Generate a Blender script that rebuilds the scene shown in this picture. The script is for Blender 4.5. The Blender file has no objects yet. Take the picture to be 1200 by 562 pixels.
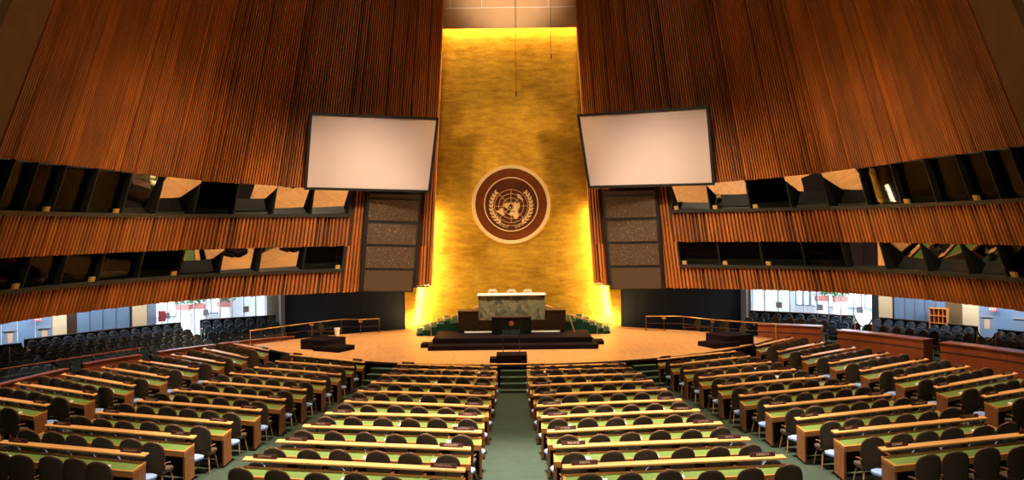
import bpy, bmesh, math, random
from mathutils import Vector, Matrix
random.seed(7)
C = bpy.context.scene.collection
F = 975.0; HY = 266.0; ROLL = 0.0122; CZ = 6.1
V = Vector
# ---------------------------------------------------------------- measuring helpers
def unroll(px, py):
    dx, dy = px-600.0, py-HY
    return dx-ROLL*dy, dy+ROLL*dx
def at_z(px, py, z):
    dx, dy = unroll(px, py); d = F*(CZ-z)/dy
    return V((dx*d/F, d, z))
def at_d(px, py, d):
    dx, dy = unroll(px, py)
    return V((dx*d/F, d, CZ-dy*d/F))
def floorz(x, y):
    return 0.054*max(0.0, math.hypot(x, y-45.0)-13.6)
def on_floor(px, py, h):
    z = 0.5
    for _ in range(25):
        p = at_z(px, py, z+h); z = floorz(p.x, p.y)
    return V((p.x, p.y, z))
def on_line(px, a, b, py=300):
    r = unroll(px, py)[0]/F
    t = (r*a[1]-a[0])/((b[0]-a[0])-r*(b[1]-a[1]))
    return t
# ---------------------------------------------------------------- materials
def mat(name, col, rough=0.6, metal=0.0, var=0.0, scale=8.0, stretch=(1,1,1), bump=0.0, spec=0.5, emit=None, es=1.0, coat=0.0, col2=None, attr=None):
    m = bpy.data.materials.new(name); m.use_nodes = True
    nt = m.node_tree; b = nt.nodes['Principled BSDF']
    b.inputs['Base Color'].default_value = (*col, 1); b.inputs['Roughness'].default_value = rough
    b.inputs['Metallic'].default_value = metal; b.inputs['Specular IOR Level'].default_value = spec
    b.inputs['Coat Weight'].default_value = coat
    if emit:
        b.inputs['Emission Color'].default_value = (*emit, 1); b.inputs['Emission Strength'].default_value = es
    if var > 0 or bump > 0 or attr:
        tc = nt.nodes.new('ShaderNodeTexCoord'); mp = nt.nodes.new('ShaderNodeMapping')
        mp.inputs['Scale'].default_value = stretch
        nt.links.new(tc.outputs['Object'], mp.inputs['Vector'])
        n = nt.nodes.new('ShaderNodeTexNoise'); n.inputs['Scale'].default_value = scale; n.inputs['Detail'].default_value = 5
        nt.links.new(mp.outputs['Vector'], n.inputs['Vector'])
        out = None
        if var > 0:
            c2 = col2 or tuple(c*(1-var) for c in col)
            mx = nt.nodes.new('ShaderNodeMix'); mx.data_type = 'RGBA'
            mx.inputs['A'].default_value = (*col, 1); mx.inputs['B'].default_value = (*c2, 1)
            rp = nt.nodes.new('ShaderNodeMapRange'); rp.inputs['From Min'].default_value = .35; rp.inputs['From Max'].default_value = .65
            nt.links.new(n.outputs['Fac'], rp.inputs['Value']); nt.links.new(rp.outputs['Result'], mx.inputs['Factor'])
            out = mx.outputs['Result']
        if attr:
            at = nt.nodes.new('ShaderNodeAttribute'); at.attribute_name = attr
            mm = nt.nodes.new('ShaderNodeMix'); mm.data_type = 'RGBA'; mm.blend_type = 'MULTIPLY'; mm.inputs['Factor'].default_value = 1
            if out: nt.links.new(out, mm.inputs['A'])
            else: mm.inputs['A'].default_value = (*col, 1)
            nt.links.new(at.outputs['Color'], mm.inputs['B']); out = mm.outputs['Result']
        if out: nt.links.new(out, b.inputs['Base Color'])
        if bump > 0:
            bp = nt.nodes.new('ShaderNodeBump'); bp.inputs['Strength'].default_value = bump; bp.inputs['Distance'].default_value = .02
            nt.links.new(n.outputs['Fac'], bp.inputs['Height']); nt.links.new(bp.outputs['Normal'], b.inputs['Normal'])
    return m
M = {}
M['slat'] = mat('slat_wood', (.48,.135,.018), .45, var=.35, scale=2, stretch=(1,1,.2), attr='tone')
M['slatback'] = mat('slat_backing', (.05,.017,.006), .8, var=.2)
M['edge'] = mat('edge_wood', (.65,.25,.05), .5, var=.2, scale=3)
M['tan'] = mat('tan_plaster', (.22,.12,.045), .8, var=.15, scale=1)
M['plaster'] = mat('warm_plaster', (.62,.38,.20), .7, var=.08, scale=1.2)
M['desk'] = mat('desk_wood', (.70,.28,.06), .38, coat=.1, var=.3, scale=3, stretch=(.4,3,3))
M['ledge'] = mat('ledge_wood_glare', (.80,.38,.12), .42, coat=0, var=.2, scale=3, stretch=(.4,3,3))  # desk wood lightened, so the pale glare on the ledges is painted in
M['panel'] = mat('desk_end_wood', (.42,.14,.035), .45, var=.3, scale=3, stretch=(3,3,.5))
M['green'] = mat('desk_inlay_green', (.15,.225,.045), .42, var=.1, scale=5)
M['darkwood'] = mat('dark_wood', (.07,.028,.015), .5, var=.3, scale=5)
M['plate'] = mat('nameplate_wood', (.055,.012,.007), .5)
M['letter'] = mat('nameplate_letters', (.75,.62,.42), .5)
M['fabric'] = mat('brown_fabric', (.080,.050,.022), .85, var=.25, scale=60, bump=.1)
M['rimwood'] = mat('chair_shell_wood', (.26,.10,.035), .4)
M['legwood'] = mat('chair_leg_wood', (.55,.24,.07), .4)
M['blueseat'] = mat('light_blue_vinyl', (.30,.42,.72), .35)
M['navy'] = mat('navy_vinyl', (.020,.036,.055), .36, var=.2, scale=4)
M['black'] = mat('black_metal', (.012,.012,.013), .45)
M['carpet'] = mat('green_carpet', (.026,.046,.024), .95, var=.25, scale=3, bump=.2)
M['daiscarpet'] = mat('dais_green_carpet', (.007,.032,.016), .9, spec=.05, var=.2)
M['carpet2'] = mat('pale_green_nosing', (.13,.20,.11), .9)
M['parapet'] = mat('parapet_wood', (.33,.075,.022), .4, var=.35, scale=2, stretch=(1,1,.3))
M['brass'] = mat('brass', (.80,.52,.20), .3, metal=1)
M['white'] = mat('white_plastic', (.85,.82,.78), .4)
M['darkcarpet'] = mat('dark_brown_carpet', (.010,.005,.006), .8, spec=.08, var=.2, scale=20)
M['darkwall'] = mat('dark_curtain', (.012,.018,.022), .8, var=.4, scale=1, stretch=(8,1,.05))
M['screen'] = mat('projection_screen', (.62,.48,.44), .7)
M['speaker'] = mat('speaker_cloth', (.075,.040,.020), .8, var=.2, scale=30)
M['redbrown'] = mat('disc_wood', (.17,.040,.004), .6, spec=.15, var=.35, scale=1.2, stretch=(.6,1,2))
M['innerdisc'] = mat('dark_disc_wood', (.085,.020,.003), .5, var=.3, scale=1.2, spec=.2)
M['gilt'] = mat('gilt_relief', (.85,.58,.28), .4, metal=.5)
M['silver'] = mat('pale_metal_ring', (.85,.64,.34), .35, metal=.35)
M['leather'] = mat('cream_leather', (.88,.72,.48), .5)
M['pink'] = mat('salmon_pad', (.75,.34,.20), .6)
M['granite'] = mat('dark_granite', (.005,.007,.006), .3, spec=.2, var=.3, scale=25)
M['stone'] = mat('brown_stone', (.030,.014,.005), .35, spec=.25, var=.5, scale=8)
M['marbletop'] = mat('white_marble', (.9,.87,.8), .3)
M['cream'] = mat('cream_paint', (.85,.62,.36), .7)
M['bluewall'] = mat('blue_grey_panel', (.22,.33,.50), .4, var=.15, scale=.6)
M['greydoor'] = mat('grey_blue_door', (.23,.31,.42), .5)
M['whitewall'] = mat('lobby_white', (.85,.85,.88), .6)
M['lobbyfloor'] = mat('lobby_floor', (.55,.60,.58), .4)
M['alu'] = mat('aluminium', (.70,.68,.68), .35, metal=.6)
M['greyplate'] = mat('push_plate', (.32,.30,.33), .4)
M['red'] = mat('red_box', (.36,.05,.05), .5)
M['exit'] = mat('exit_red', (.7,.06,.06), .5, emit=(1,.08,.08), es=.6)
M['exitw'] = mat('exit_letters', (1,.9,.85), .5, emit=(1,.8,.75), es=1.0)
M['notice'] = mat('notice_paper', (.85,.50,.30), .6)
M['shelf'] = mat('shelf_wood', (.80,.30,.07), .5)
M['daylight'] = mat('daylight_pane', (.9,.95,1), .5, emit=(.85,.93,1.0), es=2.6)
M['leaf'] = mat('leaf', (.05,.16,.06), .6)
M['pot'] = mat('red_planter', (.42,.13,.12), .6)
M['sill'] = mat('dark_sill', (.022,.022,.020), .5)
M['console'] = mat('booth_console', (.06,.062,.05), .5)
M['amber'] = mat('amber_box', (.55,.32,.06), .5)
M['ceil'] = mat('ceiling_dark', (.05,.06,.08), .9)
# gold leaf
def gold():
    m = bpy.data.materials.new('gold_leaf'); m.use_nodes = True; nt = m.node_tree; b = nt.nodes['Principled BSDF']
    tc = nt.nodes.new('ShaderNodeTexCoord')
    def noise(sc, st, det=6):
        mp = nt.nodes.new('ShaderNodeMapping'); mp.inputs['Scale'].default_value = st; nt.links.new(tc.outputs['Object'], mp.inputs['Vector'])
        n = nt.nodes.new('ShaderNodeTexNoise'); n.inputs['Scale'].default_value = sc; n.inputs['Detail'].default_value = det; n.inputs['Roughness'].default_value = .7
        nt.links.new(mp.outputs['Vector'], n.inputs['Vector']); return n.outputs['Fac']
    n1 = noise(2.2, (.6,1,2.2)); n2 = noise(.5, (1,1,1))
    ad = nt.nodes.new('ShaderNodeMath'); ad.operation = 'ADD'; nt.links.new(n1, ad.inputs[0]); nt.links.new(n2, ad.inputs[1])
    rp = nt.nodes.new('ShaderNodeValToRGB')
    rp.color_ramp.elements[0].position = .38; rp.color_ramp.elements[0].color = (.42,.215,.012,1)
    rp.color_ramp.elements[1].position = .66; rp.color_ramp.elements[1].color = (.88,.53,.06,1)
    hf = nt.nodes.new('ShaderNodeMath'); hf.operation = 'MULTIPLY'; hf.inputs[1].default_value = .5
    nt.links.new(ad.outputs[0], hf.inputs[0]); nt.links.new(hf.outputs[0], rp.inputs['Fac']); nt.links.new(rp.outputs['Color'], b.inputs['Base Color'])
    b.inputs['Metallic'].default_value = .75; b.inputs['Roughness'].default_value = .38
    bp = nt.nodes.new('ShaderNodeBump'); bp.inputs['Strength'].default_value = .35; bp.inputs['Distance'].default_value = .05
    nt.links.new(n1, bp.inputs['Height']); nt.links.new(bp.outputs['Normal'], b.inputs['Normal'])
    return m
M['gold'] = gold()
def parquet():
    m = mat('stage_parquet', (.74,.36,.12), .42, var=.18, scale=3, stretch=(2,.6,1))
    nt = m.node_tree; b = nt.nodes['Principled BSDF']; src = b.inputs['Base Color'].links[0].from_socket
    tc = nt.nodes.new('ShaderNodeTexCoord'); br = nt.nodes.new('ShaderNodeTexBrick')
    br.inputs['Scale'].default_value = 1; br.inputs['Brick Width'].default_value = 2.4; br.inputs['Row Height'].default_value = 1.2; br.inputs['Mortar Size'].default_value = .012
    br.inputs['Color1'].default_value = (1,1,1,1); br.inputs['Color2'].default_value = (.90,.87,.84,1); br.inputs['Mortar'].default_value = (.55,.45,.4,1)
    nt.links.new(tc.outputs['Object'], br.inputs['Vector'])
    mx = nt.nodes.new('ShaderNodeMix'); mx.data_type = 'RGBA'; mx.blend_type = 'MULTIPLY'; mx.inputs['Factor'].default_value = 1
    nt.links.new(src, mx.inputs['A']); nt.links.new(br.outputs['Color'], mx.inputs['B']); nt.links.new(mx.outputs['Result'], b.inputs['Base Color'])
    return m
M['parquet'] = parquet()
def marble():
    m = bpy.data.materials.new('green_marble'); m.use_nodes = True; nt = m.node_tree; b = nt.nodes['Principled BSDF']
    tc = nt.nodes.new('ShaderNodeTexCoord'); v = nt.nodes.new('ShaderNodeTexVoronoi'); v.inputs['Scale'].default_value = 6.5
    n = nt.nodes.new('ShaderNodeTexNoise'); n.inputs['Scale'].default_value = 3
    mp = nt.nodes.new('ShaderNodeMix'); mp.data_type = 'RGBA'; mp.inputs['Factor'].default_value = .12
    nt.links.new(tc.outputs['Object'], n.inputs['Vector']); nt.links.new(tc.outputs['Object'], mp.inputs['A']); nt.links.new(n.outputs['Color'], mp.inputs['B'])
    nt.links.new(mp.outputs['Result'], v.inputs['Vector'])
    sp = nt.nodes.new('ShaderNodeSeparateColor'); nt.links.new(v.outputs['Color'], sp.inputs['Color'])
    rp = nt.nodes.new('ShaderNodeValToRGB'); rp.color_ramp.elements[0].color = (.07,.07,.035,1); rp.color_ramp.elements[1].color = (.27,.25,.15,1)
    nt.links.new(sp.outputs[0], rp.inputs['Fac']); nt.links.new(rp.outputs['Color'], b.inputs['Base Color']); b.inputs['Roughness'].default_value = .3
    return m
M['marble'] = marble()
def speckle():
    m = mat('speckled_speaker_cloth', (.11,.062,.035), .8); nt = m.node_tree; b = nt.nodes['Principled BSDF']
    tc = nt.nodes.new('ShaderNodeTexCoord'); n = nt.nodes.new('ShaderNodeTexNoise'); n.inputs['Scale'].default_value = 16; n.inputs['Detail'].default_value = 2
    nt.links.new(tc.outputs['Object'], n.inputs['Vector'])
    rp = nt.nodes.new('ShaderNodeValToRGB'); rp.color_ramp.elements[0].position = .60; rp.color_ramp.elements[0].color = (.06,.033,.016,1)
    rp.color_ramp.elements[1].position = .68; rp.color_ramp.elements[1].color = (.24,.13,.05,1)
    nt.links.new(n.outputs['Fac'], rp.inputs['Fac']); nt.links.new(rp.outputs['Color'], b.inputs['Base Color'])
    return m
M['speckle'] = speckle()
def glass_dark():
    m = bpy.data.materials.new('tinted_booth_glass'); m.use_nodes = True; nt = m.node_tree; nt.nodes.clear()
    o = nt.nodes.new('ShaderNodeOutputMaterial'); mx = nt.nodes.new('ShaderNodeMixShader'); mx.inputs[0].default_value = .72
    t = nt.nodes.new('ShaderNodeBsdfTransparent'); t.inputs['Color'].default_value = (.35,.37,.33,1)
    g = nt.nodes.new('ShaderNodeBsdfGlossy'); g.inputs['Roughness'].default_value = .015; g.inputs['Color'].default_value = (.85,.85,.82,1)
    nt.links.new(t.outputs[0], mx.inputs[1]); nt.links.new(g.outputs[0], mx.inputs[2]); nt.links.new(mx.outputs[0], o.inputs[0]); return m
def glass_clear(name, refl, tint):
    m = bpy.data.materials.new(name); m.use_nodes = True; nt = m.node_tree; nt.nodes.clear()
    o = nt.nodes.new('ShaderNodeOutputMaterial'); mx = nt.nodes.new('ShaderNodeMixShader'); mx.inputs[0].default_value = refl
    t = nt.nodes.new('ShaderNodeBsdfTransparent'); t.inputs['Color'].default_value = (*tint,1)
    g = nt.nodes.new('ShaderNodeBsdfGlossy'); g.inputs['Roughness'].default_value = .03
    nt.links.new(t.outputs[0], mx.inputs[1]); nt.links.new(g.outputs[0], mx.inputs[2]); nt.links.new(mx.outputs[0], o.inputs[0]); return m
M['mirrorglass'] = glass_dark()
M['boothglass'] = glass_clear('booth_glass', .02, (.30,.33,.30))
M['lobbyglass'] = glass_clear('lobby_glass', .05, (.93,.97,1.0))
M['promptglass'] = glass_clear('prompter_glass', .05, (.96,.97,.96))
# ---------------------------------------------------------------- mesh builder
class MB:
    def __init__(s): s.v = []; s.f = []; s.c = []
    def add(s, vs, fs, tone=None):
        o = len(s.v); s.v += [tuple(v) for v in vs]; s.f += [tuple(o+i for i in f) for f in fs]
        if tone is not None: s.c += [tone]*len(vs)
        return s
    def box(s, x0, x1, y0, y1, z0, z1, mtx=None):
        vs = [V((x, y, z)) for z in (z0, z1) for x, y in ((x0,y0),(x1,y0),(x1,y1),(x0,y1))]
        if mtx: vs = [mtx @ v for v in vs]
        return s.add(vs, [(3,2,1,0),(4,5,6,7),(0,1,5,4),(1,2,6,5),(2,3,7,6),(3,0,4,7)])
    def hexa(s, b, t, tone=None):       # bottom 4 and top 4 corners
        return s.add(list(b)+list(t), [(3,2,1,0),(4,5,6,7),(0,1,5,4),(1,2,6,5),(2,3,7,6),(3,0,4,7)], tone)
    def prism(s, poly, z0, z1):
        n = len(poly); vs = [(x,y,z0) for x,y in poly]+[(x,y,z1) for x,y in poly]
        return s.add(vs, [tuple(range(n-1,-1,-1)), tuple(range(n,2*n))]+[(i,(i+1)%n,n+(i+1)%n,n+i) for i in range(n)])
    def tube(s, pts, r, n=8, closed=False, r2=None):
        pts = [V(p) for p in pts]; N = len(pts); vs = []; 
        for i, p in enumerate(pts):
            a = pts[i-1] if (i > 0 or closed) else p; b = pts[(i+1) % N] if (i < N-1 or closed) else p
            d = (b-a).normalized(); u = d.cross(V((0,0,1)))
            if u.length < .05: u = d.cross(V((0,1,0)))
            u.normalize(); w = d.cross(u)
            rr = r if r2 is None else r+(r2-r)*i/(N-1)
            vs += [p+u*rr*math.cos(2*math.pi*k/n)+w*rr*math.sin(2*math.pi*k/n) for k in range(n)]
        fs = [(i*n+k, i*n+(k+1)%n, ((i+1)%N)*n+(k+1)%n, ((i+1)%N)*n+k) for i in range(N if closed else N-1) for k in range(n)]
        if not closed: fs += [tuple(range(n-1,-1,-1)), tuple((N-1)*n+k for k in range(n))]
        return s.add(vs, fs)
    def build(s, name, m, parent=None, smooth=False, bevel=0):
        me = bpy.data.meshes.new(name); me.from_pydata(s.v, [], s.f); me.materials.append(m)
        if s.c:
            ca = me.color_attributes.new('tone', 'FLOAT_COLOR', 'POINT')
            for i, c in enumerate(s.c): ca.data[i].color = (*c, 1) if isinstance(c, tuple) else (c, c, c, 1)
        if smooth:
            for p in me.polygons: p.use_smooth = True
        o = bpy.data.objects.new(name, me); C.objects.link(o)
        if parent: o.parent = parent
        if bevel:
            b = o.modifiers.new('bevel', 'BEVEL'); b.width = bevel; b.segments = 2; b.limit_method = 'ANGLE'
        return o
def tag(o, label=None, cat=None, group=None, kind=None):
    if label:
        assert 4 <= len(label.split()) <= 16, label
        o['label'] = label
    if cat: o['category'] = cat
    if group: o['group'] = group
    if kind: o['kind'] = kind
    return o
def empty(name, loc, rz=0.0):
    o = bpy.data.objects.new(name, None); C.objects.link(o); o.location = loc; o.rotation_euler = (0,0,rz); o.empty_display_size = .1
    return o
def struct(name, mb, m, parent=None, **k):
    o = mb.build(name, m, parent, **k)
    if not parent: o['kind'] = 'structure'
    return o
def copy_tree(o, parent=None):
    c = o.copy(); C.objects.link(c)
    if parent: c.parent = parent
    for ch in list(o.children): copy_tree(ch, c)
    return c
def text_mesh(txt, size, m, name='lettering', parent=None, mtx=None, width=None):
    cu = bpy.data.curves.new(name, 'FONT'); cu.body = txt; cu.size = size; cu.extrude = .002; cu.align_x = 'CENTER'; cu.align_y = 'CENTER'
    t = bpy.data.objects.new(name, cu); C.objects.link(t)
    bpy.context.view_layer.update()
    me = bpy.data.meshes.new_from_object(t.evaluated_get(bpy.context.evaluated_depsgraph_get()))
    bpy.data.objects.remove(t); me.materials.clear(); me.materials.append(m)
    if mtx: me.transform(mtx)
    o = bpy.data.objects.new(name, me); C.objects.link(o)
    if parent: o.parent = parent
    return o
ORD = ['first','second','third','fourth','fifth','sixth','seventh','eighth','ninth','tenth','eleventh','twelfth','thirteenth','fourteenth','fifteenth','sixteenth','seventeenth','eighteenth']
# ---------------------------------------------------------------- slatted side walls (leaning towards an apex high above)
APEX = V((0, 40, 73.1)); ZB = 3.06
BASE = [(-4.15,42.35),(-7.4,40.6),(-10.5,39.2),(-12.6,37.8),(-14.7,35.9),(-16.3,32.5),(-17.15,28.5),(-17.5,25),(-17.3,22),(-16.6,19)]
def catmull(P, n=24):
    P = [V((2*P[0][0]-P[1][0], 2*P[0][1]-P[1][1]))]+[V(p) for p in P]+[V((2*P[-1][0]-P[-2][0], 2*P[-1][1]-P[-2][1]))]
    out = []
    for i in range(1, len(P)-2):
        a, b, c, d = P[i-1:i+3]
        for k in range(n):
            t = k/n
            out.append(.5*((2*b)+(c-a)*t+(2*a-5*b+4*c-d)*t*t+(3*b-a-3*c+d)*t**3))
    out.append(P[-2]); return out
CURVE = catmull(BASE); ARC = [0.0]
for i in range(1, len(CURVE)): ARC.append(ARC[-1]+(CURVE[i]-CURVE[i-1]).length)
LEN = ARC[-1]
def base_at(s):
    s = max(0, min(LEN, s)); lo = 0
    import bisect
    i = min(len(ARC)-2, max(0, bisect.bisect_right(ARC, s)-1))
    t = (s-ARC[i])/(ARC[i+1]-ARC[i]); p = CURVE[i].lerp(CURVE[i+1], t); d = (CURVE[i+1]-CURVE[i]).normalized()
    return p, d
def wall_pt(s, z, out=0.0, side=-1):       # point on wall surface, moved outwards (away from the hall) by out
    p, d = base_at(s); n = V((d.y, -d.x))     # candidate normal
    if n.x*p.x+n.y*(p.y-25) < 0: n = -n
    t = (z-ZB)/(APEX.z-ZB)
    q = V((p.x, p.y, ZB)).lerp(APEX, t); q = V((q.x+n.x*out, q.y+n.y*out, z))
    if side > 0: q.x = -q.x
    return q
def s_of_ratio(r, z=4.0):     # arc position where the wall point at height z has |X|/Y = r
    lo, hi = 0, LEN
    for _ in range(40):
        m = (lo+hi)/2; p = wall_pt(m, z)
        if -p.x/p.y < r: lo = m
        else: hi = m
    return (lo+hi)/2
def s_px(px, py, side, z):
    r = abs(unroll(px, py)[0])/F
    return s_of_ratio(r, z)
Z_TOP = 23.5
S_WIN0 = {-1: s_px(411, 240, -1, 7), 1: s_px(786, 240, 1, 7)}
S_WIN0L = {-1: s_px(403, 300, -1, 5), 1: s_px(795, 300, 1, 5)}
S_SPK = {-1: (s_px(489, 280, -1, 5), s_px(425, 280, -1, 5)), 1: (s_px(709, 280, 1, 5), s_px(775, 280, 1, 5))}
S_END = s_of_ratio(.616, 8.8)
S_TAN = s_of_ratio(.616, 11.9)
def ztop_win(s):
    return 7.96+0.55*min(1, max(0, (s-3.5)/14))
def slat_band(side, s0, s1, z0f, z1f, pitch, parent, name, seed):
    rnd = random.Random(seed); mb = MB(); bk = MB(); s = s0
    prev = None; N = int((s1-s0)/.35)+1
    for i in range(N+1):
        ss = s0+(s1-s0)*i/N
        a = wall_pt(ss, z0f(ss)+.01, .16, side); b = wall_pt(ss, z1f(ss)-.01, .16, side); a2 = wall_pt(ss, z0f(ss)+.01, .22, side); b2 = wall_pt(ss, z1f(ss)-.01, .22, side)
        if prev: bk.hexa([prev[0],a,a2,prev[2]],[prev[1],b,b2,prev[3]])
        prev = (a,b,a2,b2)
    k = 0; tone_slow = 1.0
    while s+pitch < s1+.001:
        w = pitch*.60
        if rnd.random() < .13: w = pitch*.28
        if k % 7 == 0: tone_slow = rnd.uniform(.78,1.12)
        t = tone_slow*rnd.uniform(.8,1.15); tn = (t, t*rnd.uniform(.92,1.08), t)
        dz = rnd.uniform(-.0,.03)
        z0, z1 = z0f(s)-dz, z1f(s)
        A = [wall_pt(s, z0, .165, side), wall_pt(s, z0, 0, side), wall_pt(s+w, z0, 0, side), wall_pt(s+w, z0, .165, side)]
        B = [wall_pt(s, z1, .165, side), wall_pt(s, z1, 0, side), wall_pt(s+w, z1, 0, side), wall_pt(s+w, z1, .165, side)]
        mb.hexa(A, B, tn); s += pitch; k += 1
    o = mb.build(name, M['slat'], parent); bk.build('backing', M['slatback'], parent)
    return o
winN = 0
for side in (-1, 1):
    nm = 'wall_left' if side < 0 else 'wall_right'
    root = empty(nm, (0,0,0)); root['kind'] = 'structure'
    c = lambda v: (lambda s: v)
    sp0, sp1 = S_SPK[side]
    slat_band(side, 0.03, S_END, ztop_win, c(Z_TOP), .135, root, 'upper_slats', 11)
    # strip between the windows and the gold wall, beside the speaker column
    slat_band(side, 0.03, sp0, c(ZB+.15), c(5.2), .17, root, 'edge_slats', 3)
    slat_band(side, 0.03, sp0, c(5.2), ztop_win, .17, root, 'edge_slats', 4)
    slat_band(side, sp1, S_WIN0[side], c(5.3), ztop_win, .17, root, 'edge_slats', 5)
    slat_band(side, sp1, S_WIN0L[side], c(ZB), c(5.3), .17, root, 'edge_slats', 6)
    slat_band(side, S_WIN0[side], S_END, c(5.3), c(6.70), .185, root, 'middle_slats', 7)
    slat_band(side, S_WIN0L[side], S_END, c(ZB), c(4.06), .185, root, 'lower_slats', 8)
    mb = MB()
    for i in range(8):
        a = sp0-.12+(sp1-sp0+.24)*i/8; b = sp0-.12+(sp1-sp0+.24)*(i+1)/8
        mb.hexa([wall_pt(a,ZB+.05,.17,side),wall_pt(b,ZB+.05,.17,side),wall_pt(b,ZB+.05,.24,side),wall_pt(a,ZB+.05,.24,side)],[wall_pt(a,8.2,.17,side),wall_pt(b,8.2,.17,side),wall_pt(b,8.2,.24,side),wall_pt(a,8.2,.24,side)])
    mb.build('backing', M['slatback'], root)
    # return edge to the gold wall
    mb = MB(); e = []
    for z in (ZB+.1, Z_TOP):
        p = wall_pt(0, z, 0, side); e.append([p, V((p.x, p.y+.38, z)), V((p.x+.06*side, p.y+.38, z)), V((p.x+.06*side, p.y, z))])
    mb.hexa(*e); mb.build('edge_board', M['edge'], root)
    # plain tan strip past the slats
    mb = MB(); N = 10
    for i in range(N):
        a = S_END+(S_TAN-S_END)*i/N; b = S_END+(S_TAN-S_END)*(i+1)/N
        mb.hexa([wall_pt(a,ZB,.0,side),wall_pt(b,ZB,0,side),wall_pt(b,ZB,.3,side),wall_pt(a,ZB,.3,side)],[wall_pt(a,Z_TOP,.0,side),wall_pt(b,Z_TOP,0,side),wall_pt(b,Z_TOP,.3,side),wall_pt(a,Z_TOP,.3,side)])
    mb.build('plain_strip', M['tan'], root)
    # soffit shelf behind the slats so nothing shines through
    mb = MB(); N = 40
    for i in range(N):
        a = LEN*i/N; b = LEN*(i+1)/N
        mb.hexa([wall_pt(a,ZB+.03,.2,side),wall_pt(b,ZB+.03,.2,side),wall_pt(b,ZB+.03,1.6,side),wall_pt(a,ZB+.03,1.6,side)],[wall_pt(a,ZB+.1,.2,side),wall_pt(b,ZB+.1,.2,side),wall_pt(b,ZB+.1,1.6,side),wall_pt(a,ZB+.1,1.6,side)])
    mb.build('soffit', M['slatback'], root)
    # booth windows
    if side < 0:
        up = [411,366,321.4,276,229.5,185,146,105,66,32,3,-25,-50]; lo_ = [403,357,305,260,213.5,165.5,119,74.7,32,-8,-45,-70]
        lit_u = {0:'s',1:'s',2:'p',4:'p',5:'s'}; lit_l = {1:'s',2:'s',3:'p'}
    else:
        up = [786,831,877.6,925,969,1014,1053,1094,1133,1168,1200,1230]; lo_ = [795,842,892,941,989,1035,1083,1131,1174,1215]
        lit_u = {0:'s',1:'p',3:'p',4:'p'}; lit_l = {4:'s',5:'p',6:'d',7:'d'}
    for lvl, (edges, z0, lit) in enumerate(((up, 6.78, lit_u), (lo_, 4.14, lit_l))):
        ss = [s_px(e, 250 if lvl == 0 else 310, side, 7.3 if lvl == 0 else 4.8) for e in edges]
        z1f = (lambda s: ztop_win(s)-.02) if lvl == 0 else (lambda s: 5.28)
        # sill and head as one trim
        mb = MB(); N = 36; a0, a1 = ss[0], S_END
        for i in range(N):
            a = a0+(a1-a0)*i/N; b = a0+(a1-a0)*(i+1)/N
            zb = z0-.09; zt = z0+.06
            mb.hexa([wall_pt(a,zb,-.10,side),wall_pt(b,zb,-.10,side),wall_pt(b,zb,.5,side),wall_pt(a,zb,.5,side)],[wall_pt(a,zt,-.10,side),wall_pt(b,zt,-.10,side),wall_pt(b,zt,.5,side),wall_pt(a,zt,.5,side)])
        t = mb.build('trim_%d' % (1+lvl+(2 if side > 0 else 0)), M['sill']); t['kind'] = 'structure'
        for k in range(len(edges)-1):
            sa, sb = ss[k], ss[k+1]
            if sa > S_END-.05: continue
            sb = min(sb, S_END); winN += 1
            w = empty('window_%d' % winN, wall_pt((sa+sb)/2, z0, .2, side)); w['kind'] = 'structure'
            off = -w.location
            def L(p, w=w): return p-w.location
            fm = MB()
            for q, s in enumerate((sa, sb)):
                d = .035
                fm.hexa([L(wall_pt(s-d,z0,-.03,side)),L(wall_pt(s+d,z0,-.03,side)),L(wall_pt(s+d,z0,.5,side)),L(wall_pt(s-d,z0,.5,side))],
                        [L(wall_pt(s-d,z1f(s),-.03,side)),L(wall_pt(s+d,z1f(s),-.03,side)),L(wall_pt(s+d,z1f(s),.5,side)),L(wall_pt(s-d,z1f(s),.5,side))])
            fm.build('window_frame', M['sill'], w)
            # booth interior shell
            bm_ = MB(); i0, i1 = z0-.05, max(z1f(sa), z1f(sb))
            A = [L(wall_pt(sa,i0,.5,side)),L(wall_pt(sb,i0,.5,side)),L(wall_pt(sb,i0,1.9,side)),L(wall_pt(sa,i0,1.9,side))]
            B = [L(wall_pt(sa,i1,.5,side)),L(wall_pt(sb,i1,.5,side)),L(wall_pt(sb,i1,1.9,side)),L(wall_pt(sa,i1,1.9,side))]
            bm_.add(A+B, [(3,2,1,0),(4,5,6,7),(1,2,6,5),(2,3,7,6),(3,0,4,7)])
            bm_.build('booth_interior', M['sill'], w)
            cm = MB()
            cm.hexa([L(wall_pt(sa+.05,z0,.62,side)),L(wall_pt(sb-.05,z0,.62,side)),L(wall_pt(sb-.05,z0,1.1,side)),L(wall_pt(sa+.05,z0,1.1,side))],
                    [L(wall_pt(sa+.05,z0+.33,.62,side)),L(wall_pt(sb-.05,z0+.33,.62,side)),L(wall_pt(sb-.05,z0+.33,1.1,side)),L(wall_pt(sa+.05,z0+.33,1.1,side))])
            cm.build('booth_console', M['console'], w)
            if (k % 2 == 0 and k not in lit) or (side > 0 and k < 3):
                am = MB(); sA = sa+.12; sB = sa+.34
                am.hexa([L(wall_pt(sA,z0+.06,.02,side)),L(wall_pt(sB,z0+.06,.02,side)),L(wall_pt(sB,z0+.06,.14,side)),L(wall_pt(sA,z0+.06,.14,side))],
                        [L(wall_pt(sA,z0+.24,.02,side)),L(wall_pt(sB,z0+.24,.02,side)),L(wall_pt(sB,z0+.24,.14,side)),L(wall_pt(sA,z0+.24,.14,side))])
                am.build('number_box', M['amber'], w)
            Pc = (wall_pt(sa,z0,.28,side)+wall_pt(sb,z1f(sb),.28,side))/2
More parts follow.
